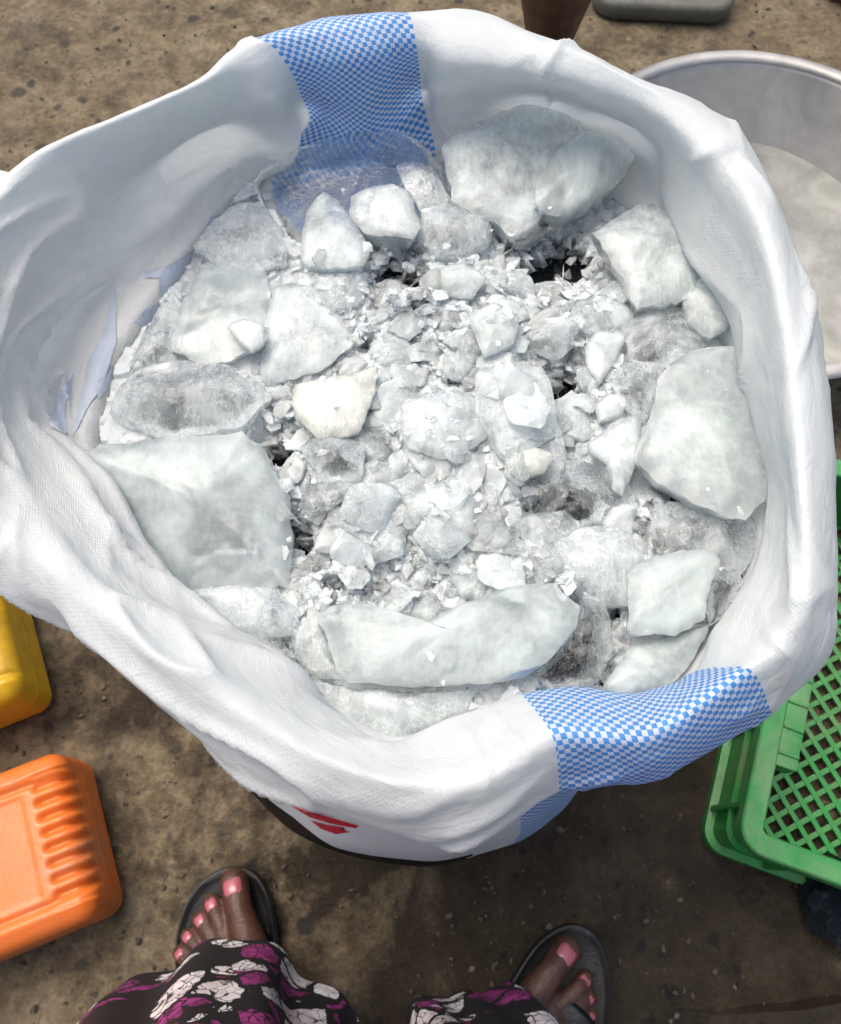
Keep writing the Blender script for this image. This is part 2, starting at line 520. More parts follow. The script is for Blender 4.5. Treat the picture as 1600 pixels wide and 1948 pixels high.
def build_sack():
    zs = smooth_z()
    prof = []
    for s, z in zip(STN, zs):
        A, B, C, D = (P(*s[i + 1], z[i]) for i in range(4))
        ctr = BODY_C.copy()
        out = Vector((D.x - ctr.x, D.y - ctr.y, 0)).normalized()
        ang = math.atan2((D.y - ctr.y) / BRY, (D.x - ctr.x) / BRX)
        e = Vector((math.cos(ang) * BRX, math.sin(ang) * BRY, 0))

        def W(f, zz):
            return Vector((ctr.x + e.x * f, ctr.y + e.y * f, zz))
        rising = D.z >= C.z - 0.004
        if rising:       # silhouette is the crest: roll over it and hang down outside
            F = [D + out * 0.010 + Vector((0, 0, -0.008)), D + out * 0.012 + Vector((0, 0, -0.024)), D + out * 0.008 + Vector((0, 0, -0.040))]
        else:
            F = [D - out * 0.002 + Vector((0, 0, -0.012)), D - out * 0.008 + Vector((0, 0, -0.020)), D - out * 0.014 + Vector((0, 0, -0.026))]
        pts = [W(0.5, 0.006), W(0.93, 0.012), W(1.0, 0.06), W(1.03, 0.25), W(1.0, 0.46)]
        mid = W(1.0, 0.46) * 0.3 + A * 0.7
        mid.z = 0.565
        pts += [mid, A, (A + B) * 0.5 + out * 0.004, B, (B * 0.5 + C * 0.5) + Vector((0, 0, 0.004)), C, (C + D) * 0.5 + Vector((0, 0, 0.006)), D] + F
        prof.append(pts)
    ns, npf = len(prof), len(prof[0])
    SU, SV = 18, 10
    cols = []
    for i in range(ns):
        for a in range(SU):
            t = a / SU
            row = []
            for j in range(npf):
                row.append(catmull(prof[i - 1][j], prof[i][j], prof[(i + 1) % ns][j], prof[(i + 2) % ns][j], t))
            fine = []
            for j in range(npf - 1):
                p0, p3 = row[max(0, j - 1)], row[min(npf - 1, j + 2)]
                for b in range(SV):
                    fine.append(catmull(p0, row[j], row[j + 1], p3, b / SV))
            fine.append(row[-1])
            cols.append(fine)
    nu, nv = len(cols), len(cols[0])
    jc = 10 * SV      # row of the crest control point
    us = [0.0]
    for i in range(nu):
        us.append(us[-1] + (cols[(i + 1) % nu][jc] - cols[i][jc]).length)
    vs = []
    for c in cols:
        acc = [0.0]
        for j in range(nv - 1):
            acc.append(acc[-1] + (c[j + 1] - c[j]).length)
        off = acc[8 * SV]
        vs.append([x - off for x in acc])
    # folds and crumples along the normal
    disp = []
    for i in range(nu):
        for j in range(nv):
            p = cols[i][j]
            du = cols[(i + 1) % nu][j] - cols[i - 1][j]
            dv = cols[i][min(nv - 1, j + 1)] - cols[i][max(0, j - 1)]
            nrm = du.cross(dv)
            if nrm.length < 1e-12:
                disp.append(p)
                continue
            nrm.normalize()
            a = us[i]
            b = vs[i][j]
            lower_left = smoothstep(1.0, 0.75, abs((i / nu * ns) - 24) / 6.0)
            w = smoothstep(5.5 * SV, 8 * SV, j)
            # long creases that run along the rim, diagonally on the lower left
            cyc = Vector((math.cos(a / us[-1] * 2 * math.pi), math.sin(a / us[-1] * 2 * math.pi), 0))
            q = noise.noise(Vector((cyc.x * 1.6, cyc.y * 1.6, b * 30 + cyc.x * 1.4)))
            r = 1 - abs(noise.noise(Vector((cyc.x * 2.6 + 4, cyc.y * 2.6, b * 42 + cyc.y * 3))))
            d = (0.0014 * q + (0.0005 + 0.006 * lower_left) * (r ** 6 - 0.35)) * w
            # cross folds that gather the rim
            g = noise.noise(Vector((cyc.x * 7, cyc.y * 7, b * 6)))
            d += 0.0006 * g * w
            # sharp creases, thin ridges between taut panels
            ph = b * 42 + 3.2 * noise.noise(Vector((cyc.x * 2.0, cyc.y * 2.0, 1.5)))
            am = smoothstep(-0.1, 0.5, noise.noise(Vector((cyc.x * 3.5, cyc.y * 3.5, b * 8 + 4))))
            ph2 = b * 34 - a * 30 + 2.5 * noise.noise(Vector((cyc.x * 3.0 + 7, cyc.y * 3.0, 0.5)))
            am2 = smoothstep(0.0, 0.55, noise.noise(Vector((cyc.x * 5 + 3, cyc.y * 5, b * 10))))
            ph3 = a * 75 + b * 18 + 3.0 * noise.noise(Vector((cyc.x * 6, cyc.y * 6, b * 9)))
            am3 = smoothstep(0.05, 0.5, noise.noise(Vector((cyc.x * 6 + 1, cyc.y * 6 + 5, b * 14))))
            d += (0.0040 * am * (1 - abs(math.sin(ph))) ** 4 + 0.0035 * am2 * (1 - abs(math.sin(ph2))) ** 4 + 0.0022 * am3 * (1 - abs(math.sin(ph3))) ** 3) * w
            d += 0.0004 * noise.noise(p * 60) + 0.0002 * noise.noise(p * 150)
            d += (1 - w) * 0.005 * noise.noise(p * 14)
            disp.append(p + nrm * d)
    faces = []
    for i in range(nu):
        i2 = (i + 1) % nu
        for j in range(nv - 1):
            faces.append((i * nv + j, i2 * nv + j, i2 * nv + j + 1, i * nv + j + 1))
    me = bpy.data.meshes.new('woven_sack')
    me.from_pydata([tuple(v) for v in disp], [], faces)
    uvl = me.uv_layers.new(name='UVMap')
    fi = 0
    for i in range(nu):
        for j in range(nv - 1):
            ua, ub = us[i], us[i + 1]
            i2 = (i + 1) % nu
            for (uu, vv) in ((ua, vs[i][j]), (ub, vs[i2][j]), (ub, vs[i2][j + 1]), (ua, vs[i][j + 1])):
                uvl.data[fi].uv = (uu, vv)
                fi += 1
    me.polygons.foreach_set('use_smooth', [True] * len(me.polygons))
    stripes = [(us[0], us[2 * SU]), (us[15 * SU], us[18 * SU])]
    cell = (stripes[1][1] - stripes[1][0]) / 38.0
    print('SACK', us[-1], stripes, cell)
    bvh = BVHTree.FromPolygons(disp, faces)

    def uv_at(u, v):
        o_ = Vector((0, 0, CAM_H))
        h = bvh.ray_cast(o_, (P(u, v, 0) - o_).normalized())
        if h[0] is None:
            return None
        i, j = divmod(h[2], nv - 1)
        return us[i], vs[i][j], h[0].z
    bl = [uv_at(770, 1617), uv_at(560, 1545)]
    print('BLACK', bl, [uv_at(830, y) for y in range(1600, 1640, 6)])
    if None in bl:
        bl = [(us[int(19.7 * SU)], -0.2), (us[22 * SU], -0.13)]
    me.materials.append(mat_sack(stripes, cell, [(bl[0][0] - 0.05, bl[0][1] - 0.06), bl[1][:2]]))
    o = link(bpy.data.objects.new('woven_sack', me))
    sol = o.modifiers.new('thickness', 'SOLIDIFY')
    sol.thickness = 0.0006
    sol.offset = 0.0
    tag(o, 'white woven plastic sack full of ice, rim rolled out, blue checked stripes', 'sack')
    # bottom sheet closing the sack on the ground is hidden; printed ink follows
    return o, bvh, prof


sack, sack_bvh, sack_prof = build_sack()


def ink(poly, mat, parent, bvh, step=6.0, lift=0.0012):
    """printed ink that follows the cloth: fill the outline and drop it onto the surface"""
    us = [p[0] for p in poly]
    vs = [p[1] for p in poly]
    bm = bmesh.new()
    ring = []
    k = len(poly)
    for i in range(k):
        a, b = Vector(poly[i]), Vector(poly[(i + 1) % k])
        m = max(1, int((b - a).length / step))
        for t in range(m):
            q = a.lerp(b, t / m)
            ring.append(bm.verts.new((q.x, q.y, 0)))
    f = bm.faces.new(ring)
    bmesh.ops.triangulate(bm, faces=[f])
    bmesh.ops.subdivide_edges(bm, edges=[e for e in bm.edges if e.calc_length() > step * 1.5], cuts=3, use_grid_fill=False)
    bmesh.ops.triangulate(bm, faces=bm.faces[:])
    o = Vector((0, 0, CAM_H))
    bad = []
    for v in bm.verts:
        d = (P(v.co.x, v.co.y, 0.0) - o).normalized()
        h = bvh.ray_cast(o, d)
        if h[0] is None:
            bad.append(v)
            continue
        nn = h[1] if h[1].dot(d) < 0 else -h[1]
        v.co = h[0] + nn * lift
    bmesh.ops.delete(bm, geom=bad, context='VERTS')
    return bm_obj('printed_mark', bm, mat, parent, smooth=True)


M['ink_blue'] = mat_simple('faded_blue_ink', (0.42, 0.48, 0.57), 0.55, 0.12, 60, 0.2)
M['ink_red'] = mat_simple('red_ink', (0.42, 0.015, 0.03), 0.5, 0.15, 60, 0.2)
M['ink_black'] = mat_simple('black_ink', (0.015, 0.015, 0.016), 0.4, 0.2, 60, 0.2)
for poly in (
    [(428, 405), (410, 462), (385, 500), (372, 540), (330, 585), (310, 588), (275, 625), (255, 615), (275, 590), (300, 575), (304, 530), (275, 530), (276, 518), (318, 508), (372, 470), (400, 412)],
    [(219, 545), (222, 600), (221, 650), (190, 740), (168, 775), (150, 815), (138, 835), (148, 790), (163, 730), (168, 690), (190, 650), (208, 590)],
    [(140, 710), (128, 760), (126, 800), (128, 832), (95, 812), (104, 770), (122, 735)],
    [(246, 662), (245, 690), (185, 760), (182, 745), (210, 700)],
):
    ink(poly, M['ink_blue'], sack, sack_bvh)
ink([(556, 1531), (600, 1546), (640, 1556), (684, 1568), (678, 1573), (630, 1564), (590, 1552)], M['ink_red'], sack, sack_bvh, 5)
ink([(592, 1558), (625, 1567), (655, 1571), (640, 1574), (668, 1580), (640, 1584), (612, 1574)], M['ink_red'], sack, sack_bvh, 5)

# ------------------------------------------------------------------ ice
ICE_POLY = [(s[2][0], s[2][1]) for s in STN]
WALL_XY = [(p[6].x, p[6].y) for p in sack_prof]           # the wall at ice level


def scaled(poly, f):
    cx = sum(p[0] for p in poly) / len(poly)
    cy = sum(p[1] for p in poly) / len(poly)
    return [(cx + (x - cx) * f, cy + (y - cy) * f) for x, y in poly]


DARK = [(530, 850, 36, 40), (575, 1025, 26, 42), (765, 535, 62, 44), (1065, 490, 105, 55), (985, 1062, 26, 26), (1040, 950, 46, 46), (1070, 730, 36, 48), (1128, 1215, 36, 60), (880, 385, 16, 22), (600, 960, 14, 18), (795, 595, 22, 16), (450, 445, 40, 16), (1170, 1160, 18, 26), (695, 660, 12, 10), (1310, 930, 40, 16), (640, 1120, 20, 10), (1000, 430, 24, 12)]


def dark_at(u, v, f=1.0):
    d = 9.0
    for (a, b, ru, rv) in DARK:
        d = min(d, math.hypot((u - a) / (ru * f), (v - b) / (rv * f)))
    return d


CRUSH = [(830, 760, 330, 300), (700, 640, 170, 130), (1000, 600, 190, 110), (760, 980, 230, 170), (960, 1010, 190, 130), (1110, 730, 110, 110), (560, 900, 70, 190), (620, 1130, 80, 60), (1010, 470, 160, 70), (740, 520, 170, 60), (1190, 990, 90, 50)]


def crush_at(u, v):
    return max(1 - ((u - a) / ru) ** 2 - ((v - b) / rv) ** 2 for a, b, ru, rv in CRUSH)


BLUE_WELL = [(505, 350), (560, 300), (640, 255), (800, 240), (850, 330), (850, 370), (800, 400), (760, 470), (690, 480), (600, 485), (560, 470), (530, 420)]


def bed_z(u, v, p):
    z = 0.642 + 0.010 * max(0.0, crush_at(u, v)) + 0.008 * noise.noise(p * 14) + 0.008 * noise.noise(p * 38)
    return z


def build_bed():
    """fused crushed ice: a fine relief of flat broken flakes frozen into one another"""
    n = 470
    x0, x1, y0, y1 = -0.26, 0.25, 0.02, 0.50
    dx, dy = (x1 - x0) / (n - 1), (y1 - y0) / (n - 1)
    rs = random.Random(77)
    Z = [[0.0] * n for _ in range(n)]
    A = [[0.5] * n for _ in range(n)]
    for j in range(n):
        y = y0 + dy * j
        for i in range(n):
            x = x0 + dx * i
            p = Vector((x, y, 0))
            u, v = pix((x, y, 0.650))
            Z[j][i] = 0.650 + 0.006 * max(0.0, crush_at(u, v)) + 0.007 * noise.noise(p * 16) + 0.002 * noise.noise(p * 120)
            A[j][i] = 0.45 + 0.5 * noise.noise(p * 60)
    for k in range(3400):
        cx, cy = rs.uniform(x0, x1), rs.uniform(y0, y1)
        big = rs.random()
        r = 0.0028 + 0.016 * big ** 2.6
        m = rs.randint(5, 8)
        a0 = rs.uniform(0, 6.3)
        poly = []
        for q in range(m):
            an = a0 + 2 * math.pi * (q + rs.uniform(-0.3, 0.3)) / m
            rr = r * rs.uniform(0.6, 1.15)
            poly.append((cx + rr * math.cos(an), cy + rr * 0.85 * math.sin(an)))
        i0, i1 = max(0, int((cx - r * 1.2 - x0) / dx)), min(n - 1, int((cx + r * 1.2 - x0) / dx) + 1)
        j0, j1 = max(0, int((cy - r * 1.2 - y0) / dy)), min(n - 1, int((cy + r * 1.2 - y0) / dy) + 1)
        ic, jc = min(n - 1, max(0, int((cx - x0) / dx))), min(n - 1, max(0, int((cy - y0) / dy)))
        base = Z[jc][ic] + rs.uniform(-0.0005, 0.0022)
        sx, sy = rs.uniform(-0.28, 0.28), rs.uniform(-0.28, 0.28)
        tone = rs.random()
        sd_ = rs.uniform(0, 50)
        for jj in range(j0, j1 + 1):
            y = y0 + dy * jj
            for ii in range(i0, i1 + 1):
                x = x0 + dx * ii
                if in_poly(x, y, poly):
                    zz = base + sx * (x - cx) + sy * (y - cy) + 0.0006 * noise.noise(Vector((x * 160, y * 160, sd_)))
                    if zz > Z[jj][ii]:
                        Z[jj][ii] = zz
                        A[jj][ii] = tone
    idx = {}
    verts, faces, fl = [], [], []
    wall = scaled(WALL_XY, 0.995)
    for j in range(n):
        y = y0 + dy * j
        for i in range(n):
            x = x0 + dx * i
            if not in_poly(x, y, wall):
                continue
            u, v = pix((x, y, 0.650))
            if in_poly(u, v, BLUE_WELL) or any(in_poly(u, v, q) for q in CLEAR_OUT):
                continue
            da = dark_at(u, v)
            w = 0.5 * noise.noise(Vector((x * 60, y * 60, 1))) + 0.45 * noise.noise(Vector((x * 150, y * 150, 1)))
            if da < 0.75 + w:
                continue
            idx[(i, j)] = len(verts)
            edge = smoothstep(1.8, 0.9, da - w) * 0.012
            verts.append((x, y, Z[j][i] - edge))
            fl.append(A[j][i] - 1.9 * smoothstep(2.2, 0.9, da - w))
    for (i, j), a in idx.items():
        q = [(i + 1, j), (i + 1, j + 1), (i, j + 1)]
        if all(k in idx for k in q):
            faces.append((a, idx[q[0]], idx[q[1]], idx[q[2]]))
    o = mesh_obj('packed_ice', verts, faces, M['bed'])
    o.data.attributes.new('flake', 'FLOAT', 'POINT').data.foreach_set('value', fl)
    o.data.set_sharp_from_angle(angle=R(35))
    so = o.modifiers.new('depth', 'SOLIDIFY')
    so.thickness = 0.012
    so.offset = -1
    tag(o, 'packed crushed ice filling the sack under the loose blocks', 'ice', kind='stuff')
    # dark sheet added below so the gaps read black
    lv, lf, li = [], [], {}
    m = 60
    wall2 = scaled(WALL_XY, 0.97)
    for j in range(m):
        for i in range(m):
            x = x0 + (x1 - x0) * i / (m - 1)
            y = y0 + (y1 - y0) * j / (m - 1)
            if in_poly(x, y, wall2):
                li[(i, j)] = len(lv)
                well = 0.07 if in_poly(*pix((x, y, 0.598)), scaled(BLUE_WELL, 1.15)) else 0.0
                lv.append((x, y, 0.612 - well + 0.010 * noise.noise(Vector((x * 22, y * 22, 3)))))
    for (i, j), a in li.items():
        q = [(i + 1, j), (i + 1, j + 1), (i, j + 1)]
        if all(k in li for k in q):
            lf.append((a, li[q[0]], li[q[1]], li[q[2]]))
    l = mesh_obj('dark_backing', lv, lf, M['backing'])
    tag(l, 'black sheet added under the ice to darken the gaps', 'film')
    return verts, faces


BLOCKS = [
    # label, outline, z, thickness, kind, gx, gy, dome, facets, clean
    ('large clear block under the far blue stripe, blue cloth showing through', [(490, 340), (540, 300), (620, 268), (740, 250), (790, 264), (838, 318), (862, 380), (810, 415), (770, 490), (690, 505), (600, 505), (548, 488), (520, 420)], 0.660, 0.045, 'frosted', 0.0, -0.10, 0.006, 6, True),
    ('grey see-through lump in the upper left corner by the shaded wall', [(372, 470), (400, 425), (440, 395), (495, 385), (535, 440), (545, 495), (500, 512), (420, 510)], 0.660, 0.035, 'clear', 0, 0, 0.006, 8, True),
    ('long rough grey lump against the left wall above the biggest block', [(205, 775), (235, 728), (300, 690), (400, 688), (480, 718), (512, 755), (450, 812), (330, 832), (225, 800)], 0.660, 0.045, 'clear', 0, 0, 0.010, 5, True),
    ('grey streaked lump between the left wall and the pale left slab', [(270, 640), (300, 590), (330, 570), (345, 600), (325, 660), (340, 690), (290, 700), (240, 720)], 0.660, 0.04, 'clear', 0, 0, 0.005, 8, True),
    ('large pale milky slab on the left below the grey corner lump', [(380, 507), (440, 490), (500, 502), (513, 560), (510, 615), (498, 655), (440, 682), (385, 692), (318, 656), (335, 605)], 0.660, 0.030, 'smooth', 0, 0.02, 0.004, 4, True),
    ('milky pointed slab right of the pale left slab, straight lower edge', [(522, 545), (562, 540), (615, 570), (650, 610), (668, 655), (610, 700), (500, 725), (503, 640)], 0.660, 0.026, 'milky', 0, 0, 0.004, 6, True),
    ('small white chip lying across the two left slabs', [(432, 622), (462, 606), (500, 618), (503, 650), (478, 668), (455, 648)], 0.672, 0.012, 'milky', 0, 0, 0.003, 5, True),
    ('biggest rounded block at the lower left, frosted top and grey foot', [(150, 856), (300, 838), (455, 828), (505, 855), (540, 930), (552, 1050), (545, 1112), (480, 1112), (340, 1122), (262, 1030), (200, 940)], 0.664, 0.080, 'smooth', 0, -0.06, 0.012, 3, True),
    ('flat glassy wedge at the lower left rim below the biggest block', [(352, 1128), (440, 1115), (520, 1122), (565, 1160), (560, 1205), (490, 1215), (430, 1190)], 0.660, 0.035, 'mixed', 0, 0, 0.006, 7, True),
    ('clear facetted lump at the lower left rim with a bright ridge', [(430, 1190), (450, 1120), (500, 1115), (545, 1140), (570, 1190), (560, 1250), (500, 1225)], 0.660, 0.030, 'clear', 0, 0, 0.008, 8, True),
    ('upright white tooth-shaped piece in front of the blue clear block', [(608, 366), (640, 382), (668, 420), (688, 448), (702, 475), (690, 502), (630, 508), (578, 500), (576, 465), (585, 410)], 0.668, 0.030, 'milky', 0, 0.05, 0.006, 4, True),
    ('white rounded piece right of the tooth-shaped one', [(672, 372), (712, 358), (752, 348), (778, 360), (790, 400), (802, 432), (778, 450), (720, 446), (692, 440), (668, 405)], 0.668, 0.030, 'milky', 0, 0.03, 0.005, 6, True),
    ('glassy blue-grey slab leaning right of the blue clear block', [(752, 305), (790, 300), (830, 325), (862, 385), (840, 400), (800, 400), (775, 360)], 0.662, 0.02, 'clear', 0, -0.05, 0.003, 6, True),
    ('clear twisted lump below the far right slab', [(805, 398), (850, 390), (885, 392), (932, 422), (930, 455), (880, 478), (830, 482), (800, 455)], 0.660, 0.035, 'clear', 0, 0, 0.008, 8, True),
    ('biggest pale slab at the far right leaning on the white wall', [(846, 282), (872, 250), (930, 225), (1000, 198), (1090, 212), (1110, 260), (1080, 330), (1040, 400), (985, 452), (950, 425), (905, 410), (868, 380), (852, 320)], 0.672, 0.045, 'milky', 0.0, -0.08, 0.008, 6, True),
    ('grey flat slab overlapping the far right slab near the wall', [(1055, 290), (1110, 255), (1160, 258), (1202, 292), (1200, 315), (1160, 355), (1110, 385), (1060, 410), (1020, 385), (1030, 330)], 0.678, 0.035, 'smooth', 0.0, -0.08, 0.004, 4, True),
    ('splintered clear piece hanging under the far right slab', [(955, 425), (1000, 400), (1060, 395), (1085, 405), (1050, 432), (1010, 450), (975, 458)], 0.660, 0.022, 'glass', 0, 0, 0.004, 9, True),
    ('sharp cornered pale slab by the right wall, upper one', [(1127, 438), (1150, 430), (1200, 402), (1240, 388), (1290, 418), (1322, 480), (1335, 545), (1290, 572), (1215, 586), (1185, 528)], 0.672, 0.030, 'milky', 0.0, -0.02, 0.004, 5, True),
    ('small milky piece wedged under the right rim', [(1300, 562), (1340, 490), (1368, 530), (1388, 565), (1396, 612), (1352, 642), (1312, 612)], 0.668, 0.030, 'milky', 0, 0, 0.005, 5, True),
    ('grey clear lump above the big smooth right slab', [(1185, 622), (1240, 590), (1292, 580), (1335, 622), (1340, 660), (1290, 692), (1240, 702), (1200, 682)], 0.660, 0.035, 'clear', 0, 0, 0.006, 8, True),
    ('big smooth grey-white slab at the right rim, largest on that side', [(1282, 690), (1340, 656), (1400, 652), (1432, 720), (1452, 860), (1456, 932), (1412, 986), (1330, 955), (1242, 906), (1215, 862), (1242, 780), (1258, 722)], 0.678, 0.045, 'smooth', 0.02, 0.0, 0.006, 3, True),
    ('rough clear piece left of the big smooth right slab', [(1180, 692), (1262, 690), (1248, 770), (1222, 800), (1180, 770), (1165, 730)], 0.660, 0.035, 'clear', 0, 0, 0.006, 9, True),
    ('tapered white piece with point down, left of the smooth right slab', [(1120, 842), (1160, 815), (1190, 800), (1218, 787), (1216, 850), (1200, 905), (1185, 940), (1165, 930), (1155, 882), (1125, 862)], 0.668, 0.022, 'milky', 0, 0, 0.004, 5, True),
    ('white triangular chip in the rough grey ice right of centre', [(1112, 660), (1135, 632), (1165, 622), (1190, 640), (1168, 690), (1142, 730), (1120, 700)], 0.662, 0.016, 'milky', 0, 0, 0.003, 5, True),
    ('pale squarish chip below the white triangular chip', [(1130, 772), (1160, 748), (1192, 758), (1184, 790), (1142, 802)], 0.660, 0.016, 'milky', 0, 0, 0.003, 5, True),
    ('yellowish chip right of centre above the dark hollow ball', [(960, 885), (985, 862), (1012, 850), (1052, 862), (1035, 898), (990, 908)], 0.672, 0.016, 'cream', 0, 0, 0.003, 5, True),
    ('rounded glassy ball with a dark hollow right of centre', [(992, 925), (1020, 888), (1062, 868), (1138, 888), (1166, 948), (1130, 1000), (1080, 1012), (1030, 1000)], 0.660, 0.045, 'glass', 0, 0, 0.012, 5, True),
    ('cloudy block below the glassy ball', [(1032, 1022), (1100, 1002), (1200, 1012), (1222, 1060), (1195, 1150), (1120, 1142), (1070, 1095)], 0.660, 0.040, 'mixed', 0, 0, 0.008, 6, True),
    ('grey fractured clear block under the lower right rim', [(1228, 995), (1272, 955), (1360, 968), (1440, 985), (1432, 1050), (1400, 1100), (1310, 1070), (1225, 1062)], 0.660, 0.045, 'clear', 0, 0, 0.010, 8, True),
    ('white five-sided slab at the lower right with clear border', [(1200, 1092), (1242, 1060), (1300, 1050), (1345, 1045), (1368, 1068), (1342, 1138), (1340, 1178), (1280, 1206), (1196, 1202)], 0.676, 0.028, 'smooth', 0, 0, 0.004, 5, True),
    ('clear splintered lump right of the five-sided slab', [(1340, 1130), (1372, 1075), (1400, 1085), (1420, 1110), (1390, 1160), (1350, 1190)], 0.665, 0.03, 'glass', 0, 0, 0.005, 9, True),
    ('long pale slab at the front, broadest of the front row', [(616, 1168), (680, 1140), (800, 1190), (880, 1150), (950, 1122), (1055, 1110), (1092, 1158), (1082, 1210), (1000, 1282), (900, 1302), (800, 1302), (664, 1292), (622, 1215)], 0.672, 0.040, 'smooth', 0, 0, 0.006, 5, True),
    ('dark clear slab at the front right of the long pale slab', [(1010, 1295), (1085, 1200), (1112, 1130), (1150, 1150), (1168, 1230), (1135, 1300), (1060, 1312)], 0.662, 0.030, 'glass', 0, 0, 0.005, 6, True),
    ('pale grey slab at the front below the five-sided slab', [(1150, 1305), (1200, 1232), (1275, 1212), (1345, 1188), (1325, 1245), (1270, 1312), (1185, 1325)], 0.666, 0.035, 'smooth', 0, 0, 0.005, 5, True),
    ('cloudy broken slab under the front rim, nearest to the camera', [(600, 1292), (650, 1308), (800, 1318), (905, 1312), (870, 1362), (752, 1412), (640, 1375), (600, 1330)], 0.660, 0.035, 'mixed', 0, 0, 0.006, 7, True),
    ('yellowish white slab left of the centre heap', [(560, 735), (632, 720), (716, 700), (702, 770), (680, 822), (605, 832), (562, 792)], 0.668, 0.025, 'cream', 0, 0, 0.004, 5, True),
    ('white domed block in the very middle of the heap', [(762, 775), (800, 752), (850, 742), (932, 762), (925, 830), (860, 872), (775, 852)], 0.664, 0.030, 'milky', 0, 0, 0.008, 6, False),
    ('clear four-sided block with a frosted face right of the middle', [(908, 712), (960, 690), (1032, 700), (1052, 760), (1056, 822), (972, 882), (930, 832), (904, 770)], 0.668, 0.035, 'mixed', 0, 0, 0.008, 7, True),
    ('bright kite-shaped chip near the far dark gap', [(835, 512), (880, 498), (926, 530), (896, 566), (845, 556)], 0.668, 0.018, 'milky', 0, 0, 0.004, 5, True),
    ('white rounded slab above the clear four-sided block', [(890, 602), (940, 578), (986, 600), (978, 652), (922, 672)], 0.670, 0.020, 'milky', 0, 0, 0.004, 5, True),
    ('pale slab below the middle of the heap', [(765, 945), (845, 918), (902, 950), (908, 1012), (832, 1042), (785, 1012)], 0.664, 0.028, 'milky', 0, 0, 0.006, 6, False),
    ('cloudy piece above the long front slab', [(902, 1042), (960, 1018), (1052, 1040), (1082, 1100), (950, 1118), (910, 1092)], 0.660, 0.028, 'mixed', 0, 0, 0.006, 7, False),
    ('cloudy piece right of the dark vertical gap', [(625, 975), (720, 930), (775, 960), (768, 1040), (690, 1075), (630, 1045)], 0.660, 0.030, 'mixed', 0, 0, 0.008, 7, False),
    ('glassy piece with crumpled centre right of the dark hole', [(572, 852), (622, 820), (692, 850), (684, 912), (622, 924)], 0.664, 0.026, 'clear', 0, 0, 0.006, 8, True),
    ('cloudy piece at the front left of the long slab', [(560, 1205), (610, 1160), (625, 1230), (650, 1290), (600, 1285), (565, 1250)], 0.660, 0.03, 'mixed', 0, 0, 0.005, 7, True),
    ('pale lump left of the dark far gap, below the tooth-shaped piece', [(560, 520), (640, 510), (700, 520), (690, 570), (640, 600), (580, 560)], 0.660, 0.026, 'mixed', 0, 0, 0.006, 7, False),
    ('pale lump under the sharp cornered right slab', [(1150, 560), (1210, 590), (1190, 620), (1130, 640), (1080, 610), (1100, 575)], 0.660, 0.026, 'mixed', 0, 0, 0.006, 7, False),
]
CLEAR_OUT = [scaled(b[1], 0.86 if b[4] in ('glass', 'frosted', 'clear') else 0.6) for b in BLOCKS if b[4] in ('clear', 'glass', 'frosted') or b[3] > 0.07]
bed_v, bed_f = build_bed()
SURF_V, SURF_F, SURF_TAG = [], [], []


def add_surf(verts, faces, t):
    o = len(SURF_V)
    SURF_V.extend(verts)
    SURF_F.extend([tuple(i + o for i in f) for f in faces])
    SURF_TAG.extend([t] * len(faces))


add_surf([Vector(v) for v in bed_v], bed_f, 'bed')


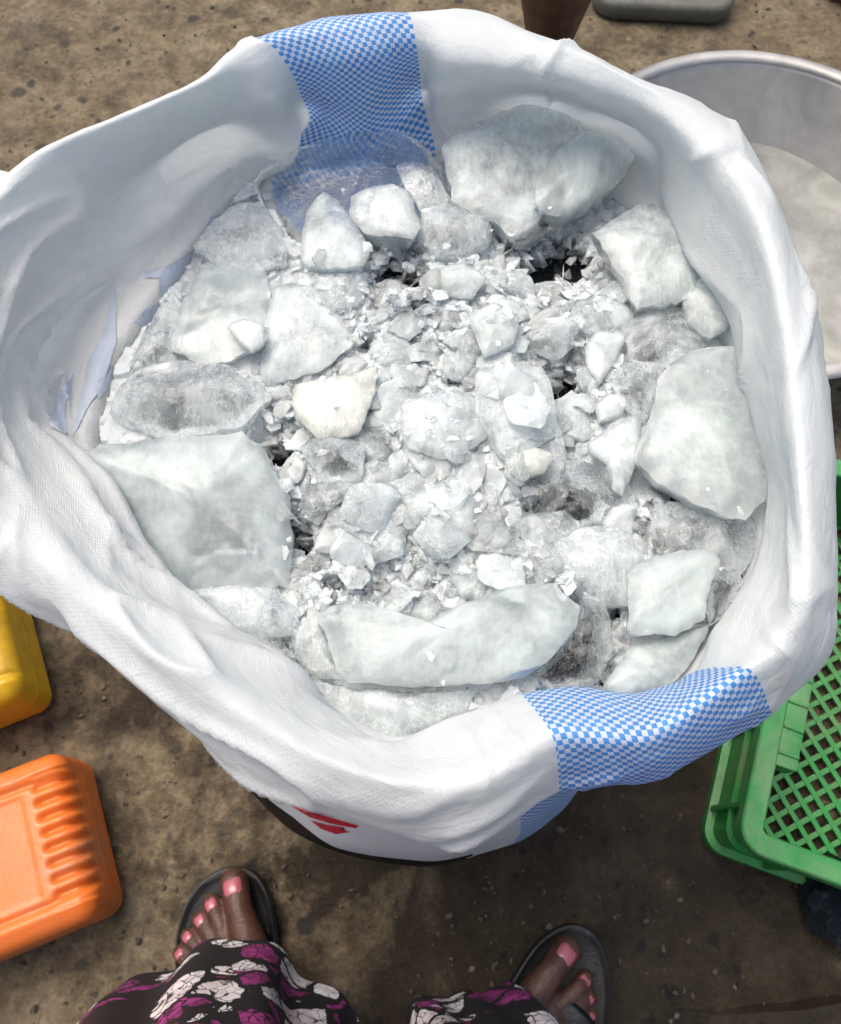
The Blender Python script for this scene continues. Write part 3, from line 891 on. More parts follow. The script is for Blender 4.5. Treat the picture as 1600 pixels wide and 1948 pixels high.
def ice_block(label, poly, z, th, kind, seed, gx=0.0, gy=0.0, dome=0.004, facets=7, jag=0.09, keep_clean=True, group=None, cut=0.88):
    """a broken lump: traced rim at its own height, domed top, bulging sides, closed underside, random cleavage planes"""
    rs = random.Random(seed)
    uc = sum(p[0] for p in poly) / len(poly)
    vc = sum(p[1] for p in poly) / len(poly)
    pts = [P(u, v, z + gx * (u - uc) / 1000 + gy * (v - vc) / 1000) for u, v in poly]
    c = sum(pts, Vector()) / len(pts)
    size = sum((p - c).length for p in pts) / len(pts)
    k = len(pts)
    NA = 72
    per = [0.0]
    for i in range(k):
        per.append(per[-1] + (pts[(i + 1) % k] - pts[i]).length)
    rim = []
    for a in range(NA):
        s = per[-1] * a / NA
        i = max(t for t in range(k) if per[t] <= s)
        t = (s - per[i]) / (per[i + 1] - per[i])
        lin = pts[i].lerp(pts[(i + 1) % k], t)
        cur = catmull(pts[i - 1], pts[i], pts[(i + 1) % k], pts[(i + 2) % k], t)
        q = lin.lerp(cur, 0.2) - c
        jn = noise.fractal(Vector((q.x * 90 + seed, q.y * 90, seed * 0.37)), 1.0, 2.0, 3)
        jn += 0.6 * noise.noise(Vector((q.x * 320 + seed, q.y * 320, 2.0)))
        rim.append(q * (1 + jag * 0.6 * jn))
    rings = []
    for f in (0.12, 0.25, 0.38, 0.5, 0.62, 0.73, 0.83, 0.91, 0.96):
        rings.append([q * f + Vector((0, 0, dome * (1 - f * f))) for q in rim])
    rings.append([q.copy() for q in rim])
    down = [(1.0, 0.04), (0.99, 0.09), (0.97, 0.17), (0.935, 0.28), (0.88, 0.42), (0.80, 0.56), (0.70, 0.70), (0.58, 0.83), (0.42, 0.93), (0.22, 1.0)]
    for f, dz in down:
        rings.append([q * f + Vector((0, 0, -th * dz)) for q in rim])
    verts = [Vector((0, 0, dome))]
    for r in rings:
        verts.extend(r)
    verts.append(Vector((0, 0, -th)))
    faces = []
    for a in range(NA):
        faces.append((0, 1 + a, 1 + (a + 1) % NA))
    for r in range(len(rings) - 1):
        o0, o1 = 1 + r * NA, 1 + (r + 1) * NA
        for a in range(NA):
            b = (a + 1) % NA
            faces.append((o0 + a, o1 + a, o1 + b, o0 + b))
    o0 = 1 + (len(rings) - 1) * NA
    last = len(verts) - 1
    for a in range(NA):
        faces.append((o0 + a, last, o0 + (a + 1) % NA))
    # cleavage planes that plane off the upper edges
    planes = []
    for _ in range(facets):
        an = rs.uniform(0, 2 * math.pi)
        el = rs.uniform(0.35, 1.25)
        nn = Vector((math.cos(an) * math.cos(el), math.sin(an) * math.cos(el), math.sin(el)))
        mx = max(v.dot(nn) for v in rim)
        planes.append((nn, mx * rs.uniform(cut, 1.0)))
    sv = Vector((seed * 1.7, seed * 0.9, seed * 0.3))
    for v in verts:
        for nn, d in planes:
            e = v.dot(nn) - d
            if e > 0:
                v -= nn * e
        w = v + sv
        amp = 0.10 * min(size, 0.03)
        v += Vector((0, 0, 1)) * amp * 0.55 * noise.fractal(w * 42, 1.0, 2.0, 3)
        v += noise.noise_vector(w * 75) * amp * 0.30 + noise.noise_vector(w * 190) * amp * 0.12
    me = bpy.data.meshes.new('ice_block')
    me.from_pydata([tuple(v) for v in verts], [], faces)
    me.polygons.foreach_set('use_smooth', [True] * len(me.polygons))
    me.set_sharp_from_angle(angle=R(32))
    cf = [1.0]
    for f in (0.12, 0.25, 0.38, 0.5, 0.62, 0.73, 0.83, 0.91, 0.96, 1.0):
        cf += [1 - smoothstep(0.72, 1.0, f)] * NA
    cf += [0.35] * (len(verts) - len(cf))
    me.attributes.new('core', 'FLOAT', 'POINT').data.foreach_set('value', cf)
    me.materials.append(M[kind])
    o = bpy.data.objects.new('ice_block', me)
    o.location = c
    link(o)
    tag(o, label, 'ice block', group or 'larger ice blocks in the sack')
    add_surf([v + c for v in verts], faces, 'clean' if keep_clean else 'rough')
    return o


for i, (lab, poly, z, th, kind, gx, gy, dome, fc, clean) in enumerate(BLOCKS):
    ice_block(lab, scaled(poly, 1.035), z, th, kind, 11 + i * 3, gx, gy, dome, fc, keep_clean=clean)

# ---- loose shards (individuals) and crumbs (one mass)
surf_bvh = BVHTree.FromPolygons(SURF_V, SURF_F)


def hull_shape(rs, flat, npts=11):
    bm = bmesh.new()
    for _ in range(npts):
        v = Vector((rs.gauss(0, 1), rs.gauss(0, 1), rs.gauss(0, 1))).normalized() * rs.uniform(0.75, 1.1)
        v.x *= rs.uniform(0.8, 1.2)
        v.z *= flat
        bm.verts.new(v)
    r = bmesh.ops.convex_hull(bm, input=bm.verts[:])
    bmesh.ops.delete(bm, geom=list({g for g in r['geom_interior'] + r['geom_unused'] if isinstance(g, bmesh.types.BMVert)}), context='VERTS')
    bmesh.ops.triangulate(bm, faces=bm.faces[:])
    bm.normal_update()
    return bm


rs = random.Random(21)
shard_me = []
for i in range(14):
    bm = hull_shape(rs, rs.uniform(0.16, 0.38), rs.randint(11, 17))
    bmesh.ops.bevel(bm, geom=bm.edges[:], offset=0.06, segments=1, affect='EDGES')
    bmesh.ops.subdivide_edges(bm, edges=[e for e in bm.edges if e.calc_length() > 0.25], cuts=2, use_grid_fill=True)
    bmesh.ops.triangulate(bm, faces=bm.faces[:])
    for v in bm.verts:
        v.co += noise.noise_vector(v.co * 1.6 + Vector((i * 5.0, 0, 0))) * 0.14 + noise.noise_vector(v.co * 4.5 + Vector((0, i * 3.0, 0))) * 0.05
    bmesh.ops.scale(bm, vec=(0.01, 0.01, 0.01), verts=bm.verts[:])
    me = bpy.data.meshes.new('ice_shard')
    bm.to_mesh(me)
    bm.free()
    me.polygons.foreach_set('use_smooth', [True] * len(me.polygons))
    me.set_sharp_from_angle(angle=R(28))
    me.attributes.new('core', 'FLOAT', 'POINT').data.foreach_set('value', [0.8] * len(me.vertices))
    me.materials.append(M[('mixed', 'mixed', 'clear', 'milky')[i % 4]])
    shard_me.append(me)
def drop(u, v):
    p = P(u, v, 0.66)
    h = surf_bvh.ray_cast(Vector((p.x, p.y, 0.80)), Vector((0, 0, -1)))
    return h


placed = 0
tries = 0
while placed < 200 and tries < 6000:
    tries += 1
    u, v = rs.uniform(430, 1300), rs.uniform(420, 1200)
    c = crush_at(u, v)
    if c < 0.05 or (dark_at(u, v) < 0.9 and rs.random() < 0.65):
        continue
    h = drop(u, v)
    if h[0] is None:
        continue
    tg = SURF_TAG[h[2]]
    if tg == 'clean' and rs.random() < 0.95 or tg == 'rough' and rs.random() < 0.8:
        continue
    sz = 0.0055 + 0.0135 * rs.random() ** 1.5 * (1.15 if c > 0.4 else 0.9)
    o = bpy.data.objects.new('ice_shard', rs.choice(shard_me))
    sz *= 100
    o.scale = (sz * rs.uniform(0.8, 1.3), sz * rs.uniform(0.7, 1.1), sz * rs.uniform(0.7, 1.0))
    o.rotation_euler = (rs.uniform(-0.28, 0.28), rs.uniform(-0.28, 0.28), rs.uniform(0, 6.3))
    o.location = h[0] + Vector((0, 0, sz * 0.0012))
    link(o)
    tag(o, 'small loose ice shard lying in the crushed ice heap of the sack', 'ice shard', 'small ice shards in the crushed heap')
    placed += 1


def build_crumbs(name, label, count, smin, smax, seed, mat='crumb', deep=False):
    rs = random.Random(seed)
    shapes = []
    for _ in range(18):
        bm = hull_shape(rs, rs.uniform(0.22, 0.6), rs.randint(8, 12))
        shapes.append(([v.co.copy() for v in bm.verts], [tuple(v.index for v in f.verts) for f in bm.faces]))
        bm.verts.index_update()
        shapes[-1] = ([v.co.copy() for v in bm.verts], [tuple(v.index for v in f.verts) for f in bm.faces])
        bm.free()
    verts, faces = [], []
    done = tr = 0
    while done < count and tr < count * 8:
        tr += 1
        u, v = rs.uniform(250, 1430), rs.uniform(300, 1360)
        c = crush_at(u, v)
        if c < 0 and rs.random() < 0.88:
            continue
        h = drop(u, v)
        if h[0] is None or not in_poly(h[0].x, h[0].y, WALL_XY):
            continue
        tg = SURF_TAG[h[2]]
        if tg == 'clean' and rs.random() < 0.985:
            continue
        if tg == 'rough' and rs.random() < 0.85:
            continue
        sz = smin + (smax - smin) * rs.random() ** 1.7
        if c < 0:
            sz *= 0.7
        m = Matrix.Translation(h[0] + Vector((0, 0, sz * rs.uniform(-0.15, 0.2)))) @ Matrix.Rotation(rs.uniform(0, 6.3), 4, 'Z') @ Matrix.Rotation(rs.uniform(-0.5, 0.5), 4, 'X') @ Matrix.Diagonal((sz * rs.uniform(0.7, 1.5), sz * rs.uniform(0.6, 1.1), sz, 1))
        vs_, fs_ = shapes[rs.randrange(len(shapes))]
        o = len(verts)
        verts.extend(m @ p for p in vs_)
        faces.extend(tuple(i + o for i in f) for f in fs_)
        done += 1
    # splinters that lie deep in the dark gaps, on the added black sheet
    for (a, b, ru, rv) in (DARK if deep else []):
        for _ in range(int(ru * rv / 28)):
            u, v = a + rs.uniform(-1, 1) * ru * 1.3, b + rs.uniform(-1, 1) * rv * 1.3
            p = P(u, v, 0.6)
            zz = rs.uniform(0.618, 0.645)
            sz = rs.uniform(smin, smax * 0.8)
            m = Matrix.Translation((p.x, p.y, zz)) @ Matrix.Rotation(rs.uniform(0, 6.3), 4, 'Z') @ Matrix.Rotation(rs.uniform(-0.9, 0.9), 4, 'X') @ Matrix.Diagonal((sz * rs.uniform(0.7, 1.5), sz * rs.uniform(0.6, 1.1), sz, 1))
            vs_, fs_ = shapes[rs.randrange(len(shapes))]
            o = len(verts)
            verts.extend(m @ q for q in vs_)
            faces.extend(tuple(i + o for i in f) for f in fs_)
    o = mesh_obj(name, verts, faces, M[mat], smooth=False)
    tag(o, label, 'ice', kind='stuff')


build_crumbs('ice_crumbs', 'fine crushed ice crumbs scattered between the blocks', 3600, 0.0014, 0.0062, 5)
build_crumbs('clear_ice_splinters', 'clear ice splinters mixed into the crushed ice and over the dark gaps', 900, 0.003, 0.009, 6, 'crumb_clear', True)

# ------------------------------------------------------------------ basin
def lathe(prof, n=96):
    verts, faces = [], []
    for a in range(n):
        t = 2 * math.pi * a / n
        for r, z in prof:
            verts.append((r * math.cos(t), r * math.sin(t), z))
    k = len(prof)
    for a in range(n):
        b = (a + 1) % n
        for j in range(k - 1):
            faces.append((a * k + j, b * k + j, b * k + j + 1, a * k + j + 1))
    return verts, faces


def mat_alu():
    n = NT('dull_aluminium')
    co = n.coord('Object')
    a = n.noise(co, 9, 7, 0.65, 0.6)
    sx = n.new('ShaderNodeSeparateXYZ', {0: co})
    rings = n.noise(n.new('ShaderNodeCombineXYZ', {0: n.math('MULTIPLY', sx.outputs[2], 160.0)}).outputs[0], 1.0, 3)
    c = n.ramp(a, [(0.3, (0.36, 0.355, 0.335)), (0.6, (0.53, 0.525, 0.50)), (0.8, (0.64, 0.635, 0.61))])
    b = n.bump(n.math('ADD', n.math('MULTIPLY', rings, 0.35), n.noise(co, 120, 5)), 0.25, 0.003)
    return n.done(n.principled(Base_Color=c, Metallic=0.7, Roughness=n.rng(a, 0.3, 0.7, 0.42, 0.6), Normal=b))


M['alu'] = mat_alu()
RB = 0.30
ZR = 0.165
rim_top = P(1392, 93, ZR)
bas = empty('aluminium_basin', (rim_top.x + 0.005, rim_top.y - RB, 0.0))
tag(bas, 'wide dull aluminium basin with cloudy water, partly hidden by the sack', 'basin')
vv, ff = lathe([(0.0, 0.006), (0.215, 0.006), (0.232, 0.010), (0.242, 0.022), (RB - 0.022, ZR - 0.014), (RB - 0.018, ZR - 0.006)], 128)
bo = mesh_obj('bowl', vv, ff, M['alu'], bas)
so = bo.modifiers.new('thick', 'SOLIDIFY')
so.thickness = 0.0025
rp = []
for i in range(13):
    t = 2 * math.pi * i / 12
    rp.append((RB - 0.011 + 0.011 * math.cos(t), ZR - 0.004 + 0.006 * math.sin(t)))
vv, ff = lathe(rp, 128)
mesh_obj('rim', vv, ff, M['alu'], bas)
for ang in (R(-78), R(102)):
    bm = bmesh.new()
    bmesh.ops.create_uvsphere(bm, u_segments=12, v_segments=8, radius=0.006)
    c = Vector((math.cos(ang), math.sin(ang), 0)) * (RB - 0.024)
    bm_obj('rivet', bm, M['alu'], bas, True, loc=(c.x, c.y, ZR - 0.035))


def mat_water():
    n = NT('cloudy_water')
    co = n.coord('Object')
    a = n.noise(co, 14, 6, 0.6, 0.5)
    c = n.ramp(a, [(0.3, (0.17, 0.18, 0.165)), (0.5, (0.26, 0.27, 0.25)), (0.7, (0.36, 0.37, 0.345))])
    b = n.bump(n.noise(co, 40, 3), 0.12, 0.003)
    return n.done(n.principled(Base_Color=c, Roughness=0.18, IOR=1.33, Normal=b))


vv, ff = lathe([(0.0, 0.0), (0.1, 0.0), (0.2455, 0.0)], 96)
wo = mesh_obj('cloudy_water', vv, ff, mat_water(), None, loc=(bas.location.x, bas.location.y, 0.040))
tag(wo, 'shallow cloudy water standing in the aluminium basin', 'water')

# ------------------------------------------------------------------ green crate
M['green'] = mat_simple('green_plastic', (0.016, 0.26, 0.045), 0.38, 0.2, 25, 0.15, dirt=((0.17, 0.18, 0.10), 0.44, 0.70, 0.7))
M['green_rim'] = mat_simple('worn_green_plastic', (0.03, 0.26, 0.06), 0.45, 0.2, 25, 0.2, dirt=((0.27, 0.27, 0.18), 0.42, 0.70, 0.55))
CW, CL, CH = 0.36, 0.50, 0.150
c0 = P(1402, 1612, CH)
c1 = P(1556, 855, CH)
crz = math.atan2(c1.y - c0.y, c1.x - c0.x) - math.pi / 2
crate = empty('plastic_crate', (c0.x, c0.y, 0), crz)
tag(crate, 'green plastic crate with diamond lattice floor, right of the sack', 'crate')


def crate_part(name, boxes, mat='green', bev=0.0025):
    bm = bmesh.new()
    for c, s in boxes:
        box(bm, Vector(c), s, 0, bev)
    return bm_obj(name, bm, M[mat], crate, smooth=True, sharp=40)


RW = 0.024
bm = bmesh.new()
# top rim: one flat frame with rounded outer corners


def rrect(w, l, r, inset, z, n=6):
    out = []
    for cx, cy, a0 in ((w - r, l - r, 0), (r, l - r, 90), (r, r, 180), (w - r, r, 270)):
        for i in range(n + 1):
            t = R(a0 + 90 * i / n)
            rr = max(0.002, r - inset)
            out.append(Vector((cx + rr * math.cos(t), cy + rr * math.sin(t), z)))
    return out


def frame_loop(specs, close=True):
    bm = bmesh.new()
    rings = [[bm.verts.new(p) for p in rrect(CW, CL, 0.03, ins, z)] for ins, z in specs]
    k = len(rings[0])
    rr = rings + ([rings[0]] if close else [])
    for a, b in zip(rr[:-1], rr[1:]):
        for i in range(k):
            bm.faces.new((a[i], a[(i + 1) % k], b[(i + 1) % k], b[i]))
    bmesh.ops.recalc_face_normals(bm, faces=bm.faces[:])
    return bm


bm_obj('rim', frame_loop([(0.0, CH - 0.002), (0.002, CH), (RW - 0.002, CH), (RW, CH - 0.002), (RW, CH - 0.012), (RW - 0.003, CH - 0.012), (RW - 0.003, CH - 0.004), (0.003, CH - 0.004), (0.003, CH - 0.018), (0.0, CH - 0.018)]), M['green_rim'], crate, smooth=True, sharp=40)
bm_obj('wall', frame_loop([(0.012, 0.0), (0.012, CH - 0.005), (0.0145, CH - 0.005), (0.0145, 0.0)]), M['green'], crate, smooth=True, sharp=40)
bm_obj('base_flange', frame_loop([(0.002, 0.0), (0.002, 0.016), (0.0115, 0.018), (0.0115, 0.0)]), M['green'], crate, smooth=True, sharp=40)
bm_obj('stiffening_band', frame_loop([(0.005, CH * 0.52), (0.005, CH * 0.56), (0.0117, CH * 0.56), (0.0117, CH * 0.52)]), M['green'], crate, smooth=True, sharp=40)
for t in (0.05, 0.15, 0.25, 0.35, 0.45):
    crate_part('wall_rib', [((0.0075, t, CH * 0.49), (0.0085, 0.006, CH * 0.8))], bev=0.001)
    crate_part('wall_rib', [((CW - 0.0075, t, CH * 0.49), (0.0085, 0.006, CH * 0.8))], bev=0.001)
for t in (0.08, 0.18, 0.28):
    crate_part('wall_rib', [((t, 0.0075, CH * 0.49), (0.006, 0.0085, CH * 0.8))], bev=0.001)
    crate_part('wall_rib', [((t, CL - 0.0075, CH * 0.49), (0.006, 0.0085, CH * 0.8))], bev=0.001)
for x0 in (RW + 0.0125, CW - RW - 0.0125):
    hs = [((x0, 0.175, CH - 0.020), (0.024, 0.15, 0.030))]
    g = crate_part('grip', hs, 'green_rim')
    for k in range(5):
        bmr = bmesh.new()
        box(bmr, Vector((x0, 0.115 + 0.03 * k, CH - 0.004)), (0.022, 0.003, 0.004), 0, 0.0006)
        bm_obj('grip_rib', bmr, M['green'], g)
# floor lattice: every bar its own part
pitch, bw = 0.0190, 0.0066
ix0, ix1, iy0, iy1 = 0.016, CW - 0.016, 0.016, CL - 0.016
for sgn in (1, -1):
    d = Vector((1, sgn, 0)).normalized()
    nrm = Vector((-d.y, d.x, 0))
    cs = [Vector((x, y, 0)).dot(nrm) for x in (ix0, ix1) for y in (iy0, iy1)]
    q = min(cs) + pitch * 0.6
    while q < max(cs) - pitch * 0.3:
        lo, hi = -9, 9
        for (p0, dd, a, b) in ((nrm.x * q, d.x, ix0, ix1), (nrm.y * q, d.y, iy0, iy1)):
            t0, t1 = sorted(((a - p0) / dd, (b - p0) / dd))
            lo, hi = max(lo, t0), min(hi, t1)
        if hi - lo > 0.008:
            mid = nrm * q + d * (lo + hi) / 2
            bm = bmesh.new()
            box(bm, Vector((0, 0, 0)), (hi - lo, bw, 0.0045), 0, 0.0009)
            b = bm_obj('lattice_bar', bm, M['green'], crate)
            b.location = (mid.x, mid.y, 0.006 if sgn > 0 else 0.0072)
            b.rotation_euler = (0, 0, math.atan2(d.y, d.x))
        q += pitch

# ------------------------------------------------------------------ jerrycans
def rounded_box(L, W, H, r, nx, ny, nz, deform):
    """dense rounded box, origin at the centre of its base"""
    bm = bmesh.new()
    half = Vector((L / 2, W / 2, H / 2))
    cache = {}

    def vert(p):
        key = (round(p.x, 6), round(p.y, 6), round(p.z, 6))
        if key not in cache:
            q = Vector((max(-half.x + r, min(half.x - r, p.x)), max(-half.y + r, min(half.y - r, p.y)), max(-half.z + r, min(half.z - r, p.z))))
            dd = p - q
            if dd.length > 1e-9:
                cnt = sum(1 for c in dd if abs(c) > 1e-9)
                if cnt > 1:
                    m = max(abs(c) for c in dd)
                    dd = dd.normalized() * m
            v = q + dd
            cache[key] = bm.verts.new(deform(v))
        return cache[key]

    def grid(ax, sgn, n1, n2):
        o = [0, 1, 2]
        o.remove(ax)
        for i in range(n1):
            for j in range(n2):
                pts = []
                for (a, b) in ((i, j), (i + 1, j), (i + 1, j + 1), (i, j + 1)):
                    p = Vector((0, 0, 0))
                    p[ax] = sgn * half[ax]
                    p[o[0]] = -half[o[0]] + 2 * half[o[0]] * a / n1
                    p[o[1]] = -half[o[1]] + 2 * half[o[1]] * b / n2
                    pts.append(vert(p))
                if len(set(pts)) == 4:
                    bm.faces.new(pts)
    grid(0, 1, ny, nz)
    grid(0, -1, ny, nz)
    grid(1, 1, nx, nz)
    grid(1, -1, nx, nz)
    grid(2, 1, nx, ny)
    grid(2, -1, nx, ny)
    bmesh.ops.recalc_face_normals(bm, faces=bm.faces[:])
    return bm


def can_mat(name, col, dirtcol):
    return mat_simple(name, col, 0.36, 0.1, 18, 0.12, dirt=(dirtcol, 0.54, 0.74, 0.6), Subsurface_Weight=0.15, Subsurface_Radius=(0.6, 0.25, 0.08), Subsurface_Scale=0.01)


def jerrycan(label, mat, corner, endpt, L, W, H, ribs):
    """lies on its broad side; its foot end runs from corner to endpt (world xy), body reaching to the left"""
    a, b = Vector(corner), Vector(endpt)
    rz = math.atan2((b - a).y, (b - a).x) - math.pi / 2
    mid = (a + b) / 2
    xd = Vector((math.cos(rz), math.sin(rz), 0))
    root = empty('jerrycan', (mid.x - xd.x * L / 2, mid.y - xd.y * L / 2, 0), rz)
    tag(root, label, 'jerrycan')

    def deform(v):
        p = v.copy()
        top = smoothstep(H * 0.1, H * 0.42, p.z)
        ex = L / 2 - p.x                       # distance from the foot end
        if ribs and abs(p.y) < W * 0.40:
            wy = smoothstep(W * 0.40, W * 0.36, abs(p.y))
            wx = smoothstep(0.042, 0.034, ex)
            g = 0.5 - 0.5 * math.cos(2 * math.pi * (p.y / (W * 0.8 / 9.0)))
            dep = 0.0075 * (g ** 1.5) * wy * wx * top
            p.z -= dep
            p.x -= dep * 0.7 * smoothstep(0.02, 0.0, ex)
        # bead that runs along the long edges
        ey = W / 2 - abs(p.y)
        p.z -= top * 0.0035 * math.exp(-((ey - 0.030) / 0.0035) ** 2)
        p.z += top * 0.002 * math.exp(-((ey - 0.020) / 0.005) ** 2)
        # panel step
        if ex > 0.05:
            p.z -= top * 0.0014 * smoothstep(0.05, 0.054, ex) * smoothstep(0.036, 0.042, ey)
        # parting line round the middle
        if abs(p.z) < 0.0025:
            s = 1 + 0.006 * (1 - abs(p.z) / 0.0025)
            p.x *= s
            p.y *= s
        p.z += 0.002 * noise.noise(p * 9)
        return p
    bm = rounded_box(L, W, H, 0.022, 120, 110, 44, deform)
    body = bm_obj('body', bm, mat, root, True)
    body.location = (0, 0, H / 2 + 0.001)
    bm = bmesh.new()
    bmesh.ops.create_cone(bm, cap_ends=True, segments=28, radius1=0.024, radius2=0.023, depth=0.035, matrix=Matrix.Translation((-L / 2 - 0.014, -W * 0.25, H * 0.6)) @ Matrix.Rotation(R(90), 4, 'Y'))
    bm_obj('cap', bm, M['ink_black'], root, True, sharp=40)
    bm = bmesh.new()
    for s, c in (((0.03, 0.022, 0.022), (-L / 2 - 0.010, W * 0.05, H * 0.55)), ((0.03, 0.022, 0.022), (-L / 2 - 0.010, W * 0.42, H * 0.55)), ((0.022, W * 0.45, 0.022), (-L / 2 - 0.032, W * 0.235, H * 0.55))):
        box(bm, Vector(c), s, 0, 0.005)
    bm_obj('handle', bm, mat, root, True, sharp=50)
    return root


M['orange'] = can_mat('orange_plastic', (0.66, 0.155, 0.022), (0.30, 0.22, 0.16))
M['yellow'] = can_mat('yellow_plastic', (0.56, 0.33, 0.005), (0.16, 0.11, 0.02))
OH = 0.115
oa, ob = P(186, 1742, OH), P(112, 1420, OH)
jerrycan('orange plastic jerrycan lying flat, ribbed end near the left foot', M['orange'], (oa.x, oa.y, 0), (ob.x, ob.y, 0), 0.32, (oa - ob).length, OH, True)
ya, yb = P(40, 1318, 0.12), P(-36, 1012, 0.12)
jerrycan('yellow plastic jerrycan at the left edge under the sack rim', M['yellow'], (ya.x, ya.y, 0), (yb.x, yb.y, 0), 0.34, (ya - yb).length, 0.12, False)

# ------------------------------------------------------------------ people
def capsule_mesh(caps):
    """tapered capsules and ellipsoids that a voxel remesh melts into one body"""
    bm = bmesh.new()
    for a, b, r0, r1 in caps:
        a, b = Vector(a), Vector(b)
        d = b - a
        ln = max(d.length, 1e-5)
        q = d.to_track_quat('Z', 'Y').to_matrix().to_4x4()
        ns = 14
        rings = []
        for k in range(7):
            t = -math.pi / 2 + (math.pi / 2) * k / 6
            rings.append((r0 * math.cos(t), r0 * math.sin(t)))
        for k in range(7):
            t = (math.pi / 2) * k / 6
            rings.append((r1 * math.cos(t), ln + r1 * math.sin(t)))
        m = Matrix.Translation(a) @ q
        vr = []
        for rr, zz in rings:
            if rr < 1e-6:
                vr.append([bm.verts.new(m @ Vector((0, 0, zz)))])
            else:
                vr.append([bm.verts.new(m @ Vector((rr * math.cos(2 * math.pi * i / ns), rr * math.sin(2 * math.pi * i / ns), zz))) for i in range(ns)])
        for x, y in zip(vr[:-1], vr[1:]):
            for i in range(ns):
                j = (i + 1) % ns
                if len(x) == 1:
                    bm.faces.new((x[0], y[j], y[i]))
                elif len(y) == 1:
                    bm.faces.new((x[i], x[j], y[0]))
                else:
                    bm.faces.new((x[i], x[j], y[j], y[i]))
    bmesh.ops.recalc_face_normals(bm, faces=bm.faces[:])
    return bm


def body_obj(name, caps, mat, voxel, parent=None, it=6):
    o = bm_obj(name, capsule_mesh(caps), mat, parent, True)
    rm = o.modifiers.new('melt', 'REMESH')
    rm.mode = 'VOXEL'
    rm.voxel_size = voxel
    rm.use_smooth_shade = True
    sm = o.modifiers.new('soften', 'SMOOTH')
    sm.factor = 0.5
    sm.iterations = it
    return o


def mat_skin():
    n = NT('dark_skin')
    co = n.coord('Object')
    a = n.noise(co, 45, 5, 0.6)
    c = n.ramp(a, [(0.3, (0.045, 0.018, 0.011)), (0.7, (0.085, 0.036, 0.022))])
    w = n.voronoi(co, 330)
    b = n.bump(n.math('ADD', w, n.noise(co, 160, 4)), 0.3, 0.0016)
    return n.done(n.principled(Base_Color=c, Roughness=0.5, Normal=b, Subsurface_Weight=0.2, Subsurface_Radius=(1, 0.4, 0.25), Subsurface_Scale=0.004))


M['skin'] = mat_skin()
M['nail'] = mat_simple('pink_nail_varnish', (0.36, 0.095, 0.125), 0.22, 0.08, 200, 0.05, Coat_Weight=0.4)
M['rubber'] = mat_simple('black_rubber', (0.014, 0.015, 0.016), 0.42, 0.35, 50, 0.35, dirt=((0.06, 0.055, 0.045), 0.58, 0.8, 0.5))
M['strap'] = mat_simple('black_strap', (0.012, 0.014, 0.016), 0.32, 0.3, 60, 0.3)
M['batik'] = mat_print_cloth()

TOES_L = [  # tip, knuckle, base (pixels), radius
    ((446, 1680), (455, 1728), (476, 1800), 0.0172),
    ((403, 1717), (416, 1750), (438, 1812), 0.0112),
    ((381, 1748), (398, 1776), (418, 1828), 0.0100),
    ((357, 1780), (374, 1802), (398, 1845), 0.0092),
    ((342, 1812), (356, 1832), (380, 1868), 0.0088)]
TOES_R = [
    ((1078, 1808), (1052, 1842), (1005, 1912), 0.0168),
    ((1112, 1862), (1098, 1882), (1050, 1928), 0.0108),
    ((1120, 1896), (1104, 1912), (1060, 1948), 0.0098),
    ((1123, 1930), (1106, 1944), (1066, 1972), 0.0090),
    ((1122, 1966), (1108, 1980), (1070, 2000), 0.0086)]


def foot_caps(toes, heel, ankle, z0=0.024):
    caps = []
    bases = []
    for i, (t, k, b, r) in enumerate(toes):
        T = P(*t, z0 + r * 0.9)
        K = P(*k, z0 + r * 1.5 + (0.004 if i else 0.002))
        B = P(*b, z0 + 0.020 + (0.004 if i == 0 else 0))
        caps.append((T, K, r * (1.0 if i else 1.02), r * 0.88))
        caps.append((K, B, r * 0.88, r * (1.15 if i else 1.2)))
        bases.append(B)
    H = Vector(heel) + Vector((0, 0, z0 + 0.028))
    Ak = Vector(ankle)
    inst = (sum(bases, Vector()) / 5).lerp(Ak, 0.5) + Vector((0, 0, -0.012))
    for i, B in enumerate(bases):
        caps.append((B, inst + (B - bases[2]) * 0.25 + Vector((0, 0, -0.004)), 0.0155 if i else 0.018, 0.026))
        caps.append((B, H + (B - bases[2]) * 0.2, 0.0145, 0.024))
        if i:
            caps.append((B, bases[i - 1], 0.0145, 0.015))
    caps.append((inst, Ak, 0.032, 0.034))
    caps.append((H, Ak, 0.029, 0.033))
    return caps


def leg_caps(ankle, knee, hip):
    a, k, h = Vector(ankle), Vector(knee), Vector(hip)
    calf = a.lerp(k, 0.62) + Vector((0, -0.012, 0))
    return [(a, calf, 0.034, 0.053), (calf, k, 0.053, 0.052), (k, h, 0.053, 0.082)]


